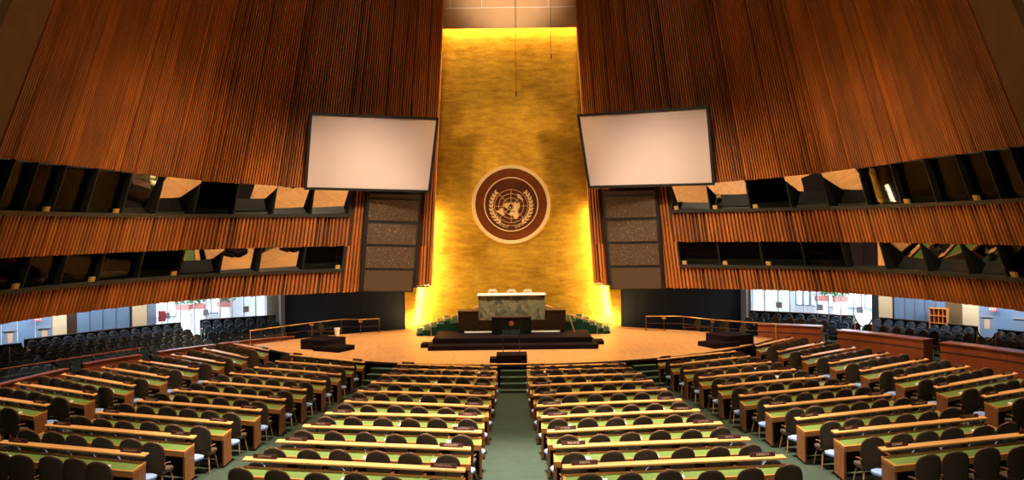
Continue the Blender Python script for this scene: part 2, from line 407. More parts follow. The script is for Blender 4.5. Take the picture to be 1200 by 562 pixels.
            if k in lit:
                kind = lit[k]
                sm = (sa+sb)/2; wn = (wall_pt(sm,5,0,side)-wall_pt(sm,5,1,side)).normalized()
                T = {'s': V((0, 36.0, .9)), 'p': V((Pc.x*.80, 38.9, .9)), 'd': V((11*side, 21, .9))}[kind]
                best = None; view = (Pc-V((0,0,CZ))).normalized()
                for ai in range(0, 60):
                    for bi in (-4,-2,0,2,4):
                        al, be = math.radians(ai*.6), math.radians(bi)
                        h_ = Matrix.Rotation(be,3,'Z') @ wn; nn_ = V((h_.x*math.cos(al), h_.y*math.cos(al), -math.sin(al)))
                        rd = view-2*view.dot(nn_)*nn_
                        if rd.z > -.02: continue
                        hit = Pc+rd*((.9-Pc.z)/rd.z); cost = (hit-T).length+abs(bi)*.12
                        if best is None or cost < best[0]: best = (cost, nn_)
                n = best[1]
                vs = []
                for s, z in ((sa,z0),(sb,z0),(sb,z1f(sb)),(sa,z1f(sa))):
                    base = wall_pt(s, z, .24, side)
                    hn = (wall_pt(s,z,0,side)-wall_pt(s,z,1,side))     # horizontal towards hall
                    dd = (Pc-base).dot(n)/hn.dot(n)
                    vs.append(L(base+hn*max(-.7, min(.5, dd))))
                g = MB().add(vs, [(0,1,2,3)] if side < 0 else [(3,2,1,0)]).build('pane', M['mirrorglass'], w)
            else:
                vs = [L(wall_pt(s,z,.24,side)) for s, z in ((sa,z0),(sb,z0),(sb,z1f(sb)),(sa,z1f(sa)))]
                g = MB().add(vs, [(0,1,2,3)]).build('pane', M['boothglass'], w)
# ---------------------------------------------------------------- loudspeaker columns
def quad_panel(name, m, P, th, parent, inset=0.0, push=0.0):
    P = [V(p) for p in P]; c = sum(P, V((0,0,0)))/4
    n = (P[1]-P[0]).cross(P[3]-P[0]).normalized()
    if n.dot(V((0,0,CZ))-(c+parent.location)) < 0: n = -n
    Q = [p+(c-p).normalized()*inset*1.4+n*push for p in P]
    return MB().hexa([q-n*th for q in Q], Q).build(name, m, parent)
for side in (-1, 1):
    if side < 0: tl, tr, bl, br = (430,225.5), (493.5,227.5), (422.5,341.5), (484,342)
    else: tl, tr, bl, br = (705.5,223.5), (769.5,221.5), (715.5,339), (778,338.5)
    din, dout = 41.75, 40.35
    dl, dr = (dout, din) if side < 0 else (din, dout)
    K = [at_d(*tl, dl-.15), at_d(*tr, dr-.15), at_d(*bl, dl-.15), at_d(*br, dr-.15)]
    root = empty('loudspeaker_column', (K[2]+K[3])/2)
    tag(root, 'tall brown cloth covered loudspeaker column below the %s projection screen' % ('left' if side < 0 else 'right'), 'loudspeaker', 'loudspeaker columns beside the gold wall')
    K = [k-root.location for k in K]
    lerp2 = lambda u, v: (K[2].lerp(K[3], u)).lerp(K[0].lerp(K[1], u), v)
    quad_panel('housing', M['black'], [lerp2(0,0),lerp2(1,0),lerp2(1,1),lerp2(0,1)], .3, root)
    cuts = [(0,.215,'speaker'),(.235,.455,'speckle'),(.475,.69,'speckle'),(.715,.935,'speckle'),(.95,.99,'darkwood')]
    for a, b, mm in cuts:
        quad_panel('grille', M[mm], [lerp2(.05,a+.008),lerp2(.96,a+.008),lerp2(.96,b),lerp2(.05,b)], .08, root, push=.04)
# ---------------------------------------------------------------- projection screens
for side in (-1, 1):
    if side < 0: P = [(359.8,219),(501.5,222.5),(511,140.5),(365.8,134.5)]; D = [38.7,40.6,40.3,38.4]
    else: P = [(691.8,217.5),(834.3,213.8),(827.7,127.0),(679.5,136.5)]; D = [40.6,38.7,38.4,40.3]
    K = [at_d(p[0], p[1], d) for p, d in zip(P, D)]
    root = empty('projection_screen', (K[0]+K[1])/2)
    tag(root, 'large blank white projection screen with black frame hanging %s of the gold wall' % ('left' if side < 0 else 'right'), 'screen', 'projection screens')
    K = [k-root.location for k in K]
    quad_panel('screen_surface', M['screen'], K, .02, root, push=.0)
    # frame bars
    c = sum(K, V((0,0,0)))/4; n = (K[1]-K[0]).cross(K[3]-K[0]).normalized()
    if n.dot(V((0,0,CZ))-(c+root.location)) < 0: n = -n
    out = [k+((k-K[(i+1)%4]).normalized()+(k-K[(i-1)%4]).normalized())*.12 for i, k in enumerate(K)]
    mb = MB()
    for i in range(4):
        j = (i+1) % 4
        mb.hexa([K[i]-n*.14,K[j]-n*.14,out[j]-n*.14,out[i]-n*.14],[K[i]+n*.06,K[j]+n*.06,out[j]+n*.06,out[i]+n*.06])
    mb.build('frame', M['black'], root)
    quad_panel('back_cover', M['black'], K, .08, root, push=-.03)
    mb = MB()
    for u in (.2,.8):
        b_ = K[3].lerp(K[2], u)-n*.08; mb.tube([b_, b_+V((0,.25,.9))], .025)
    mb.build('hanger', M['black'], root)
# ---------------------------------------------------------------- gold wall, soffit above it
GY = 43.3
mb = MB(); zt = 16.2; N = 1
mb.hexa([V((-5.62,GY,.7)),V((5.62,GY,.7)),V((5.62,GY+.3,.7)),V((-5.62,GY+.3,.7))],[V((-5.62,GY,4.5)),V((5.62,GY,4.5)),V((5.62,GY+.3,4.5)),V((-5.62,GY+.3,4.5))])
mb.hexa([V((-5.62,GY,4.5)),V((5.62,GY,4.5)),V((5.62,GY+.3,4.5)),V((-5.62,GY+.3,4.5))],[V((-4.4,GY,19)),V((4.4,GY,19)),V((4.4,GY+.3,19)),V((-4.4,GY+.3,19))])
struct('wall_back', mb, M['gold'])
zs = at_d(600, 32.5, 42.5).z
mb = MB()
mb.hexa([V((-4.2,42.5,zs)),V((4.2,42.5,zs)),V((4.2,42.62,zs)),V((-4.2,42.62,zs))],[V((-3.8,41.9,Z_TOP)),V((3.8,41.9,Z_TOP)),V((3.8,42.1,Z_TOP)),V((-3.8,42.1,Z_TOP))])
o = struct('trim_5', mb, M['plaster'])
mb = MB()
mb.box(-3.9,3.9,42.40,42.47,zs+1.0,zs+1.03)
for x in (-3.0,-1.4,2.0): mb.box(x-.012,x+.012,42.36,42.44,zs+1.0,zs+2.6)
mb.build('seam', M['marbletop'], o)
# dark walls beside and behind the stage
for side, nm in ((-1,'wall_left'),(1,'wall_right')):
    mb = MB(); a = V((5.62*side,43.5)); b = V((12.15*side,44.35)); cc = V((12.2*side, 44.6))
    mb.hexa([(a.x,a.y,0),(b.x,b.y,0),(b.x,b.y+.2,0),(a.x,a.y+.2,0)],[(a.x,a.y,5.5),(b.x,b.y,5.5),(b.x,b.y+.2,5.5),(a.x,a.y+.2,5.5)])
    struct(nm, mb, M['darkwall'])
# ---------------------------------------------------------------- hall floor (rising cone), stage, ceiling
mb = MB(); R = [0,5,10,13.6]+[13.6+i*1.0 for i in range(1,40)]; A = [math.radians(180+i*5) for i in range(37)]
vs = []
for r in R:
    for a in A:
        x = r*math.cos(a); y = 45+r*math.sin(a); vs.append((x, y, floorz(x, y)))
n = len(A)
mb.add(vs, [(i*n+k, i*n+k+1, (i+1)*n+k+1, (i+1)*n+k) for i in range(len(R)-1) for k in range(n-1)])
struct('floor', mb, M['carpet'], smooth=True)
mb = MB().box(-26,26,0,46,Z_TOP,Z_TOP+.2); struct('ceiling', mb, M['ceil'])
SZ = .88
def arc_x(x): return 45.8-math.sqrt(14.2**2-x*x)
front = [(x, arc_x(x)) for x in [i*.6-11.4 for i in range(39)]]
back = [(11.9,38.0),(10.5,39.6),(8.6,41.3),(6.8,42.4),(5.4,43.28),(-5.4,43.28),(-6.8,42.4),(-8.6,41.4),(-10.5,39.7),(-11.9,38.0)]
stage = empty('stage', (0,31.6,0)); tag(stage, 'wide curved parquet stage in front of the gold wall', 'stage')
sh = lambda P: [(x, y-31.6) for x, y in P]
MB().prism(sh(front+back), SZ-.05, SZ).build('parquet_top', M['parquet'], stage)
MB().prism(sh([(x*.995, y+.06) for x, y in front]+[(x*.99, y-.05) for x, y in back]), 0.0, SZ-.05).build('riser', M['granite'], stage)
mb = MB()
for (x0,y0),(x1,y1) in zip(front[:-1], front[1:]):
    mb.hexa([(x0,y0-.05-31.6,SZ-.07),(x1,y1-.05-31.6,SZ-.07),(x1,y1+.02-31.6,SZ-.07),(x0,y0+.02-31.6,SZ-.07)],[(x0,y0-.05-31.6,SZ+.012),(x1,y1-.05-31.6,SZ+.012),(x1,y1+.02-31.6,SZ+.012),(x0,y0+.02-31.6,SZ+.012)])
mb.build('edge_trim', M['darkwood'], stage)
# steps up to the stage in the aisles
def stairs(cx, rz, w, label, ytop):
    c = empty('stage_steps', (cx, ytop, 0), rz)
    tag(c, label, 'steps', 'carpeted steps up to the stage')
    for k in range(4):
        z1 = .185*(4-k)-.03; y0 = -.30*(k+1)
        MB().box(-w/2,w/2,y0,y0+.30,0,z1).build('step', M['carpet'], c)
        MB().box(-w/2,w/2,y0-.012,y0+.05,z1-.02,z1+.006).build('nosing', M['carpet2'], c)
stairs(0,0,1.0,'short flight of green carpeted steps at the end of the centre aisle',31.52)
stairs(-5.0,math.radians(-19),.95,'green carpeted steps to the stage between left blocks of desks',32.35)
stairs(5.0,math.radians(19),.95,'green carpeted steps to the stage between right blocks of desks',32.35)
# ---------------------------------------------------------------- rostrum
def tier(name, pts_front, zt, zb, yb, label):
    pass
pl = empty('stage_platform', (-.1,35.4,SZ)); tag(pl, 'low two tier dark brown carpeted platform in front of the marble rostrum', 'platform')
MB().box(-3.55,3.72,0,2.4,0,.2).build('lower_tier', M['darkcarpet'], pl, bevel=.015)
MB().box(-3.40,3.52,.75,3.4,.2,.42).build('upper_tier', M['darkcarpet'], pl, bevel=.015)
MB().box(-3.95,-3.55,.9,1.7,0,.16).build('side_step', M['darkcarpet'], pl); MB().box(3.72,4.1,1.3,2.1,0,.16).build('side_step', M['darkcarpet'], pl)
X0, X1 = at_d(536.8,378,38).x, at_d(663,378,38).x
def X(px, d): return at_d(px, 370, d).x
# plinth strip whitened to look lit + brown blocks
ro = empty('rostrum', (0,38,1.30)); tag(ro, 'stepped stone rostrum with mottled green marble front and white top', 'rostrum')
zl = lambda z: z-1.30
def rx(px, d=38): return X(px, d)
z_blk = at_d(600, 364.6, 38).z; z_notch = at_d(600, 374.8, 38.0).z; z_mt = at_d(600, 345.8, 38.3).z
MB().box(rx(536.8),rx(560.5),0,1.05,.06,zl(z_blk)).build('side_block', M['stone'], ro, bevel=.01)
MB().box(rx(639.5),rx(663),0,1.05,.06,zl(z_blk)).build('side_block', M['stone'], ro, bevel=.01)
MB().box(rx(560.5),rx(639.5),.02,1.0,.06,zl(z_notch)).build('base_block', M['stone'], ro)
MB().box(rx(560.8,38.3),rx(638.5,38.3),.08,1.0,zl(z_notch),zl(z_mt)).build('marble_front', M['marble'], ro, bevel=.01)
MB().box(rx(559.5,38.2),rx(640,38.2),.0,1.05,zl(z_mt),zl(z_mt)+.055).build('marble_top', M['marbletop'], ro, bevel=.01)
MB().box(rx(544),rx(656),-.03,.0,.0,.07).build('plinth', M['marbletop'], ro)  # white strip added to look like a bright line of light under the blocks
MB().box(rx(536.3),rx(561),-.03,1.0,zl(z_blk),zl(z_blk)+.04).build('block_cap', M['darkwood'], ro)
MB().box(rx(639),rx(663.5),-.03,1.0,zl(z_blk),zl(z_blk)+.04).build('block_cap', M['darkwood'], ro)
# speaker's lectern
le = empty('lectern', (at_d(599.3,371,37.3).x,37.3,1.30)); tag(le, "black granite speaker's lectern with small round emblem before the rostrum", 'lectern')
w = 23.2/F*37.3; prof = [(-w,.10),(-w*.6,.0),(0,-.05),(w*.6,.0),(w,.10),(w,.45),(-w,.45)]
MB().prism(prof, 0, .74).build('front_panel', M['granite'], le)
MB().prism([(x*1.02, y-.03) for x, y in prof], .74, .79).build('reading_top', M['darkwood'], le)
def ring(mb, r0, r1, y0, y1, n=64, cx=0, cz=0):
    vs = []
    for k in range(n):
        a = 2*math.pi*k/n
        for r, y in ((r0,y0),(r1,y0),(r1,y1),(r0,y1)): vs.append((cx+r*math.cos(a), y, cz+r*math.sin(a)))
    mb.add(vs, [(4*k+j, 4*k+(j+1)%4, 4*((k+1)%n)+(j+1)%4, 4*((k+1)%n)+j) for k in range(n) for j in range(4)]); return mb
def disc(mb, r, y0, y1, n=64):
    vs = [(r*math.cos(2*math.pi*k/n), y, r*math.sin(2*math.pi*k/n)) for y in (y0, y1) for k in range(n)]
    mb.add(vs, [tuple(range(n)), tuple(range(2*n-1,n-1,-1))]+[(k,n+k,n+(k+1)%n,(k+1)%n) for k in range(n)]); return mb
def flat_poly(mb, P, y0, y1):   # extruded polygon in xz
    bm = bmesh.new(); vv = [bm.verts.new((x, y0, z)) for x, z in P]
    try: f = bm.faces.new(vv)
    except Exception: bm.free(); return
    r = bmesh.ops.triangulate(bm, faces=[f]); bm.verts.index_update(); 
    idx = {v: i for i, v in enumerate(vv)}; n = len(vv)
    fs = [tuple(idx[v] for v in t.verts) for t in bm.faces]
    mb.add([(x,y0,z) for x,z in P]+[(x,y1,z) for x,z in P], fs+[tuple(n+i for i in t[::-1]) for t in fs]+[(i,(i+1)%n,n+(i+1)%n,n+i) for i in range(n)]); bm.free()
LANDS = [
 [(70,-160),(71,-156),(70,-130),(68,-110),(68,-95),(63,-92),(58,-94),(55,-82),(51,-80),(60,-77),(62,-70),(58,-62),(52,-56),(47,-60),(44,-66),(41,-72),(35,-76),(30,-81),(26,-80),(30,-85),(30,-94),(25,-97),(20,-96),(21,-90),(16,-88),(10,-83),(8,-78),(8,-82),(14,-92),(16,-100),(23,-107),(30,-115),(35,-121),(42,-124),(49,-125),(57,-134),(60,-145),(56,-158),(60,-165),(65,-167)],
 [(60,-44),(65,-40),(70,-24),(77,-18),(82,-25),(82,-55),(77,-70),(72,-55),(66,-53)],
 [(12,-72),(8,-60),(4,-52),(-3,-42),(-8,-35),(-15,-39),(-23,-42),(-30,-50),(-36,-57),(-42,-64),(-50,-68),(-55,-68),(-48,-75),(-38,-73),(-20,-70),(-14,-76),(-5,-81),(2,-79),(8,-77)],
 [(36,-6),(37,10),(32,20),(31,32),(22,37),(12,44),(11,51),(2,45),(-8,40),(-16,40),(-25,34),(-34,26),(-34,18),(-22,14),(-10,13),(0,9),(5,8),(5,-6),(10,-15),(20,-17),(28,-12)],
 [(37,-8),(43,-9),(44,-1),(48,-4),(52,5),(57,9),(58,6),(63,8),(70,20),(70,30),(67,40),(68,55),(72,70),(77,100),(73,120),(71,150),(69,178),(66,-172),(62,178),(59,163),(52,157),(60,155),(55,136),(43,132),(38,127),(40,120),(31,121),(22,113),(10,108),(10,100),(1,103),(9,98),(17,95),(22,89),(15,80),(8,77),(20,72),(25,62),(26,55),(22,59),(14,50),(13,45),(28,35),(36,36),(40,26),(38,22),(45,13),(39,17),(44,8),(42,2)],
 [(-12,131),(-11,136),(-16,139),(-11,142),(-19,147),(-28,153),(-37,150),(-38,141),(-32,134),(-32,124),(-35,116),(-22,114),(-15,124)],
 [(-16,44),(-12,50),(-25,47)], [(50,-5),(51,1),(58,-3),(57,-6)], [(33,131),(35,140),(43,144),(41,140),(36,136)],
 [(-3,131),(-4,144),(-10,148),(-8,138)], [(5,117),(0,117),(-3,113),(2,109)], [(3,97),(-5,105),(-3,102)]]
def emblem(parent, Rg, y, mat_):
    ln = MB()
    for k in range(1,5): ring(ln, Rg*k/4-.009*Rg/.9-Rg*.006, Rg*k/4+Rg*.009, y-.03, y)
    for k in range(8):
        a = math.pi/4*k; r0 = Rg*.12; t = Rg*.011
        d = V((math.cos(a),0,math.sin(a))); u = V((-math.sin(a),0,math.cos(a)))
        ln.hexa([d*r0-u*t+V((0,y,0)), d*Rg-u*t+V((0,y,0)), d*Rg+u*t+V((0,y,0)), d*r0+u*t+V((0,y,0))],[d*r0-u*t+V((0,y-.028,0)), d*Rg-u*t+V((0,y-.028,0)), d*Rg+u*t+V((0,y-.028,0)), d*r0+u*t+V((0,y-.028,0))])
    ln.build('globe_grid', mat_, parent)
    ld = MB()
    for P in LANDS:
        Q = []
        for i in range(len(P)):
            la, lo = P[i]; r = Rg*(90-la)/150.0; a = math.radians(lo-90)
            Q.append((r*math.cos(a), r*math.sin(a)))
        flat_poly(ld, Q, y-.045, y)
    ld.build('continents', mat_, parent)
    wr = MB()
    for sgn in (-1,1):
        cen = V((0,0,Rg*.02)); Rw = Rg*1.20
        pts = []
        for k in range(15):
            a = math.radians(-98+ k*9.9)
            pts.append(V((sgn*Rw*math.cos(a), y-.015, Rw*math.sin(a)*1.0+cen.z)))
        wr.tube([V((sgn*-Rg*.32, y-.015, -Rg*1.36))]+pts, Rg*.012, 6)
        for k in range(1,13):
            a = math.radians(-88+k*10.6); c0 = V((sgn*Rw*math.cos(a),0,Rw*math.sin(a)+cen.z))
            tan = V((-sgn*math.sin(a),0,math.cos(a))); rad = V((sgn*math.cos(a),0,math.sin(a)))
            for q in (-1,1):
                if q < 0 and k < 3: continue
                dirn = (tan*1.0+rad*q*.55).normalized(); nn = V((-dirn.z,0,dirn.x)); Lf = Rg*.34*(1-.02*k); W = Rg*.06
                s = c0-tan*Rg*.05
                P = [s, s+dirn*Lf*.35+nn*W, s+dirn*Lf*.7+nn*W*.8, s+dirn*Lf, s+dirn*Lf*.7-nn*W*.8, s+dirn*Lf*.35-nn*W]
                flat_poly(wr, [(p.x,p.z) for p in P], y-.035, y)
        # large bottom leaf
        P = [(sgn*Rg*.05,-Rg*1.16),(sgn*Rg*.4,-Rg*1.13),(sgn*Rg*.78,-Rg*1.02),(sgn*Rg*.62,-Rg*1.18),(sgn*Rg*.35,-Rg*1.25)]
        flat_poly(wr, P, y-.035, y)
    wr.build('laurel_wreath', mat_, parent)
se = empty('lectern_emblem', (0,-.055,.50)); se.parent = le; se['label'] = 'small gilt round emblem'
disc(MB(), .13, -.012, 0, 32).build('emblem_disc', M['redbrown'], se); ring(MB(), .12, .132, -.02, 0, 32).build('emblem_ring', M['redbrown'], se)
sg = MB(); 
for k in (1,2,3): ring(sg, .027*k, .027*k+.005, -.02, -.01, 24)
sg.build('globe_grid', M['gilt'], se)
# big emblem on gold wall
ec = at_d(599.0, 239.3, GY-.1)
em = empty('wall_emblem', (ec.x, GY, ec.z)); tag(em, 'round dark wood roundel with gilt globe and laurel emblem on gold wall', 'emblem')
disc(MB(), 1.88, -.16, 0, 96).build('roundel', M['redbrown'], em)
disc(MB(), 1.37, -.175, -.15, 96).build('inner_disc', M['innerdisc'], em)
ring(MB(), 1.86, 2.04, -.24, 0, 96).build('outer_ring', M['silver'], em, smooth=False)
ring(MB(), 1.36, 1.41, -.24, -.15, 96).build('inner_ring', M['silver'], em)
g = empty('globe_emblem', (0,-.175,-.09)); g.parent = em
emblem(g, .86, 0, M['gilt'])
# three cream chairs behind the rostrum
for i, px in enumerate((576.9,599.4,618.7)):
    p = at_d(px, 345, 39.1)
    c = empty('high_back_chair', (p.x, 39.78, SZ+.75)); tag(c, 'cream leather chair behind the marble rostrum, %s of three' % ('leftmost','middle one','rightmost')[i], 'chair', 'cream chairs behind the rostrum')
    zt = at_d(px, 338.6, 39.75).z-(SZ+.75)
    bm = MB()
    P = [(-.21,.35),(-.215,zt-.1),(-.15,zt),(.15,zt),(.215,zt-.1),(.21,.35)]
    flat_poly(bm, P, -.06, .02); bm.build('backrest', M['leather'], c, bevel=.015)
    Q = [(-.11,zt-.20),(-.11,zt-.10),(.11,zt-.10),(.11,zt-.20)]
    pm = MB(); flat_poly(pm, Q, -.085, -.055); pm.build('back_pad', M['pink'], c)
    MB().box(-.25,.25,-.45,.0,.30,.42).build('seat', M['leather'], c, bevel=.02)
    MB().tube([(0,-.2,-.18),(0,-.2,.30)], .04).build('pedestal', M['black'], c)
# dais behind rostrum and curved green stairs on both sides
da = empty('dais', (0,40.2,SZ)); tag(da, 'raised green carpeted dais behind the rostrum with curved side steps', 'dais')
MB().box(-3.0,3.0,-1.1,2.9,0,.75).build('dais_floor', M['daiscarpet'], da)
for s in (-1,1):
    for k in range(5):
        x0 = 3.0+.34*k; z1 = .75-.15*(k+1)+.0
        poly = [(s*x0,.05),(s*(x0+.34),.05+.05*k),(s*(x0+.34+.25),2.4),(s*(x0+.25),2.6)]
        if s < 0: poly = poly[::-1]
        MB().prism(poly, 0, max(.05,z1+.12)).build('step', M['daiscarpet'], da)
        e = [(s*(x0+.29),.04+.05*k),(s*(x0+.36),.04+.05*k),(s*(x0+.36+.25),2.4),(s*(x0+.29+.25),2.4)]
        if s < 0: e = e[::-1]
        MB().prism(e, max(.05,z1+.12), max(.05,z1+.12)+.012).build('nosing', M['carpet2'], da)
for s, pts, lab in ((-1,[(486,383.5,40.0),(505,378.5,39.9),(525,372.5,39.8),(537,368.2,39.8),(560,358.5,40.0)],'left'),(1,[(640,357.5,40.0),(664,367.0,39.8),(680,372.0,39.8),(700,377.5,39.9),(717,380.8,40.0)],'right')):
    P = [at_d(*p) for p in pts]; o0 = V((P[2].x, P[2].y, SZ)); r = empty('stair_handrail', o0)
    tag(r, 'curved wooden handrail on the %s side of the rostrum' % lab, 'handrail', 'rostrum handrails')
    MB().tube([p-o0 for p in P], .03).build('rail', M['legwood'], r, smooth=True)
    for q in (1,3): 
        MB().tube([P[q]-o0, V((P[q].x-o0.x, P[q].y-o0.y, 0.02))], .018).build('post', M['brass'], r)
a, b = at_d(662,355.5,37.6), at_d(673.5,388.5,37.4)
b.z = max(b.z, 1.32)
o = MB().tube([a,b], .022).build('leaning_pole', M['legwood']); tag(o, 'thin orange wooden pole leaning against right end of the rostrum', 'pole')
# prompter stand on a box
pb = empty('riser_box', (at_d(600,420,31.95).x,31.95,SZ)); tag(pb, 'small dark box at stage front at end of centre aisle', 'box')
MB().box(-.60,.58,0,1.0,0,.30).build('box_body', M['darkcarpet'], pb, bevel=.012); MB().box(-.86,-.60,.1,.7,0,.17).build('side_step', M['darkcarpet'], pb, bevel=.01)
st = empty('prompter_stand', (at_d(599.3,417,32.4).x,32.4,SZ+.30)); tag(st, 'pair of thin black upright posts standing on the dark box', 'stand')
for sx in (-.325,.325): MB().tube([(sx,0,0),(sx,0,.93)], .018).build('post', M['black'], st)
MB().box(-.325,.325,-.01,.01,.66,.68).build('crossbar', M['black'], st); MB().box(-.31,.31,-.004,.004,.68,.93).build('glass_plate', M['promptglass'], st)
# low dark side platforms
def corner_platform(side):
    if side < 0: A = at_z(374,411.5,SZ); ang = math.radians(-27); lab = 'left'
    else: A = at_z(860,406.3,SZ); ang = math.radians(27); lab = 'right'
    r = empty('step_platform', A, ang); tag(r, 'two step dark carpeted platform on %s side of the stage' % lab, 'platform', 'step platforms on the stage')
    if side < 0:
        MB().box(-.35,1.05,.0,1.1,0,.2).build('lower_step', M['darkcarpet'], r, bevel=.012)
        MB().box(-1.25,.05,.25,1.75,0,.42).build('upper_step', M['darkcarpet'], r, bevel=.012)
    else:
        MB().box(-1.05,.35,.0,1.1,0,.2).build('lower_step', M['darkcarpet'], r, bevel=.012)
        MB().box(-.05,1.35,.25,1.75,0,.42).build('upper_step', M['darkcarpet'], r, bevel=.012)
corner_platform(-1); corner_platform(1)
# brass railings round the stage ends
for side, pts in ((-1,[(293,387.2),(330,382.3),(365.5,377.8),(400,374),(422.5,374),(444,373)]),(1,[(909.3,379.6),(870,376.7),(834.7,374),(801,370.6),(778,370.2),(757,370.2)])):
    P = [at_z(x, y, SZ+.72) for x, y in pts]; o0 = V((P[2].x,P[2].y,SZ)); r = empty('brass_railing', o0)
    tag(r, 'curved brass railing along the %s edge of the stage' % ('left' if side < 0 else 'right'), 'railing', 'brass stage railings')
    cv = catmull([(p.x,p.y) for p in P], 8)
    MB().tube([(p.x-o0.x,p.y-o0.y,.72) for p in cv], .028).build('handrail', M['brass'], r, smooth=True)
    MB().tube([(p.x-o0.x,p.y-o0.y,.36) for p in cv], .010).build('lower_rail', M['darkwood'], r, smooth=True)
    for q, p in enumerate(P[:]): MB().tube([(p.x-o0.x,p.y-o0.y,-.3 if q else 0),(p.x-o0.x,p.y-o0.y,.72)], .022).build('post', M['brass' if q in (0,) else 'darkwood'], r)
    for q in (2,4): p = P[q]; MB().box(p.x-o0.x-.09,p.x-o0.x+.09,p.y-o0.y-.05,p.y-o0.y+.02,.58,.70).build('bracket', M['brass'], r)
bp = at_z(396.5,393.0,SZ); bp.y -= .25
vs = MB(); bn = empty('waste_bin', bp); tag(bn, 'small pale waste bin at the left back edge of the stage', 'bin')
MB().tube([(0,0,0),(0,0,.38)], .10, 16, r2=.14).build('bin_body', M['leather'], bn, smooth=False); MB().tube([(0,0,.38),(0,0,.41)], .15, 16).build('rim', M['white'], bn)
# ---------------------------------------------------------------- delegate chairs
def arch_outline(w0, w1, z0, z1, n=14):
    P = [(-w0/2, z0), (-w1/2, z0+(z1-z0)*.45)]
    for k in range(n+1):
        a = math.pi-math.pi*k/n
        P.append((w1/2*math.cos(a), z0+(z1-z0)*.58+(z1-z0)*.42*math.sin(a)**.85))
    P += [(w1/2, z0+(z1-z0)*.45), (w0/2, z0)]
    return P
def curved_back(w0, w1, z0, z1, curve, y0, th, lean=.12):
    # shell grid, rows bottom to top, arch shaped
    nx, nz = 8, 12; mb = MB(); F_, B_ = [], []
    for j in range(nz+1):
        v = j/nz; z = z0+(z1-z0)*v
        if v < .55: w = w0+(w1-w0)*(v/.55)**.7
        else: w = w1*math.sqrt(max(.0, 1-((v-.55)/.45)**2.6))**.85
        w = max(w, .10 if j == nz else 0)
        for i in range(nx+1):
            u = -1+2*i/nx; x = u*w/2
            y = y0+curve*(u*u)*(w/w1)**2-(z-z0)*lean
            F_.append(V((x, y+th, z))); B_.append(V((x, y, z)))
    n = (nx+1)*(nz+1); fs = []
    for j in range(nz):
        for i in range(nx):
            a = j*(nx+1)+i; fs += [(a,a+nx+1,a+nx+2,a+1),(n+a,n+a+1,n+a+nx+2,n+a+nx+1)]
    bd = [i for i in range(nx+1)]+[j*(nx+1)+nx for j in range(1,nz+1)]+[nz*(nx+1)+i for i in range(nx-1,-1,-1)]+[j*(nx+1) for j in range(nz-1,0,-1)]
    for a, b in zip(bd, bd[1:]+bd[:1]): fs.append((a,b,n+b,n+a))
    mb.add(F_+B_, fs)
    return mb, [(F_[k]+B_[k])/2 for k in bd]
def make_chair():
    r = empty('delegate_chair', (0,0,0))
    mb, bd = curved_back(.40,.475,.38,1.06,.07,-.20,.045)
    mb.build('backrest', M['fabric'], r, smooth=True)
    k = [p for p in bd if p.z > .42]
    MB().tube([p+V((0,-.004,0)) for p in bd], .011, 5, closed=True).build('shell_rim', M['rimwood'], r, smooth=True)
    MB().prism([(-.22,-.20),(.22,-.20),(.24,.20),(.19,.26),(-.19,.26),(-.24,.20)], .38, .46).build('seat', M['fabric'], r, bevel=.02)
    for sx in (-1,1):
        for y0, y1 in ((-.15,-.25),(.18,.25)):
            MB().tube([(sx*.17,y0,.39),(sx*.23,y1,0)], .022, 6, r2=.013).build('leg', M['legwood'], r)
        MB().tube([(sx*.235,-.20,.60),(sx*.255,-.08,.61),(sx*.25,.04,.585)], .014, 5).build('armrest', M['rimwood'], r)
    return r
def make_adviser():
    r = empty('adviser_seat', (0,0,0))
    MB().prism([(-.19,-.16),(.19,-.16),(.21,.08),(.15,.20),(0,.24),(-.15,.20),(-.21,.08)], .38, .45).build('seat', M['blueseat'], r, bevel=.02)
    mb, bd = curved_back(.34,.38,.47,.84,.05,-.17,.04,.0); mb.build('backrest', M['blueseat'], r, smooth=True)
    MB().tube([(0,-.02,.0),(0,-.02,.38)], .03).build('pedestal', M['black'], r); MB().box(-.02,.02,-.16,-.12,.36,.55).build('bracket', M['black'], r)
    return r
def make_flap():
    r = empty('adviser_seat', (0,0,0))
    MB().prism([(-.19,-.16),(.19,-.16),(.21,.08),(.15,.20),(0,.24),(-.15,.20),(-.21,.08)], .38, .45).build('seat', M['blueseat'], r, bevel=.02)
    MB().tube([(0,-.02,.0),(0,-.02,.38)], .03).build('pedestal', M['black'], r)
    return r
flap0 = make_flap()
chair0 = make_chair(); adv0 = make_adviser(); used = {'c': False, 'a': False, 'f': False}
def place(proto, key, p, rz, label, cat, group):
    if not used[key]: o = proto; used[key] = True
    else: o = copy_tree(proto)
    o.location = p; o.rotation_euler = (0,0,rz); tag(o, label, cat, group); return o
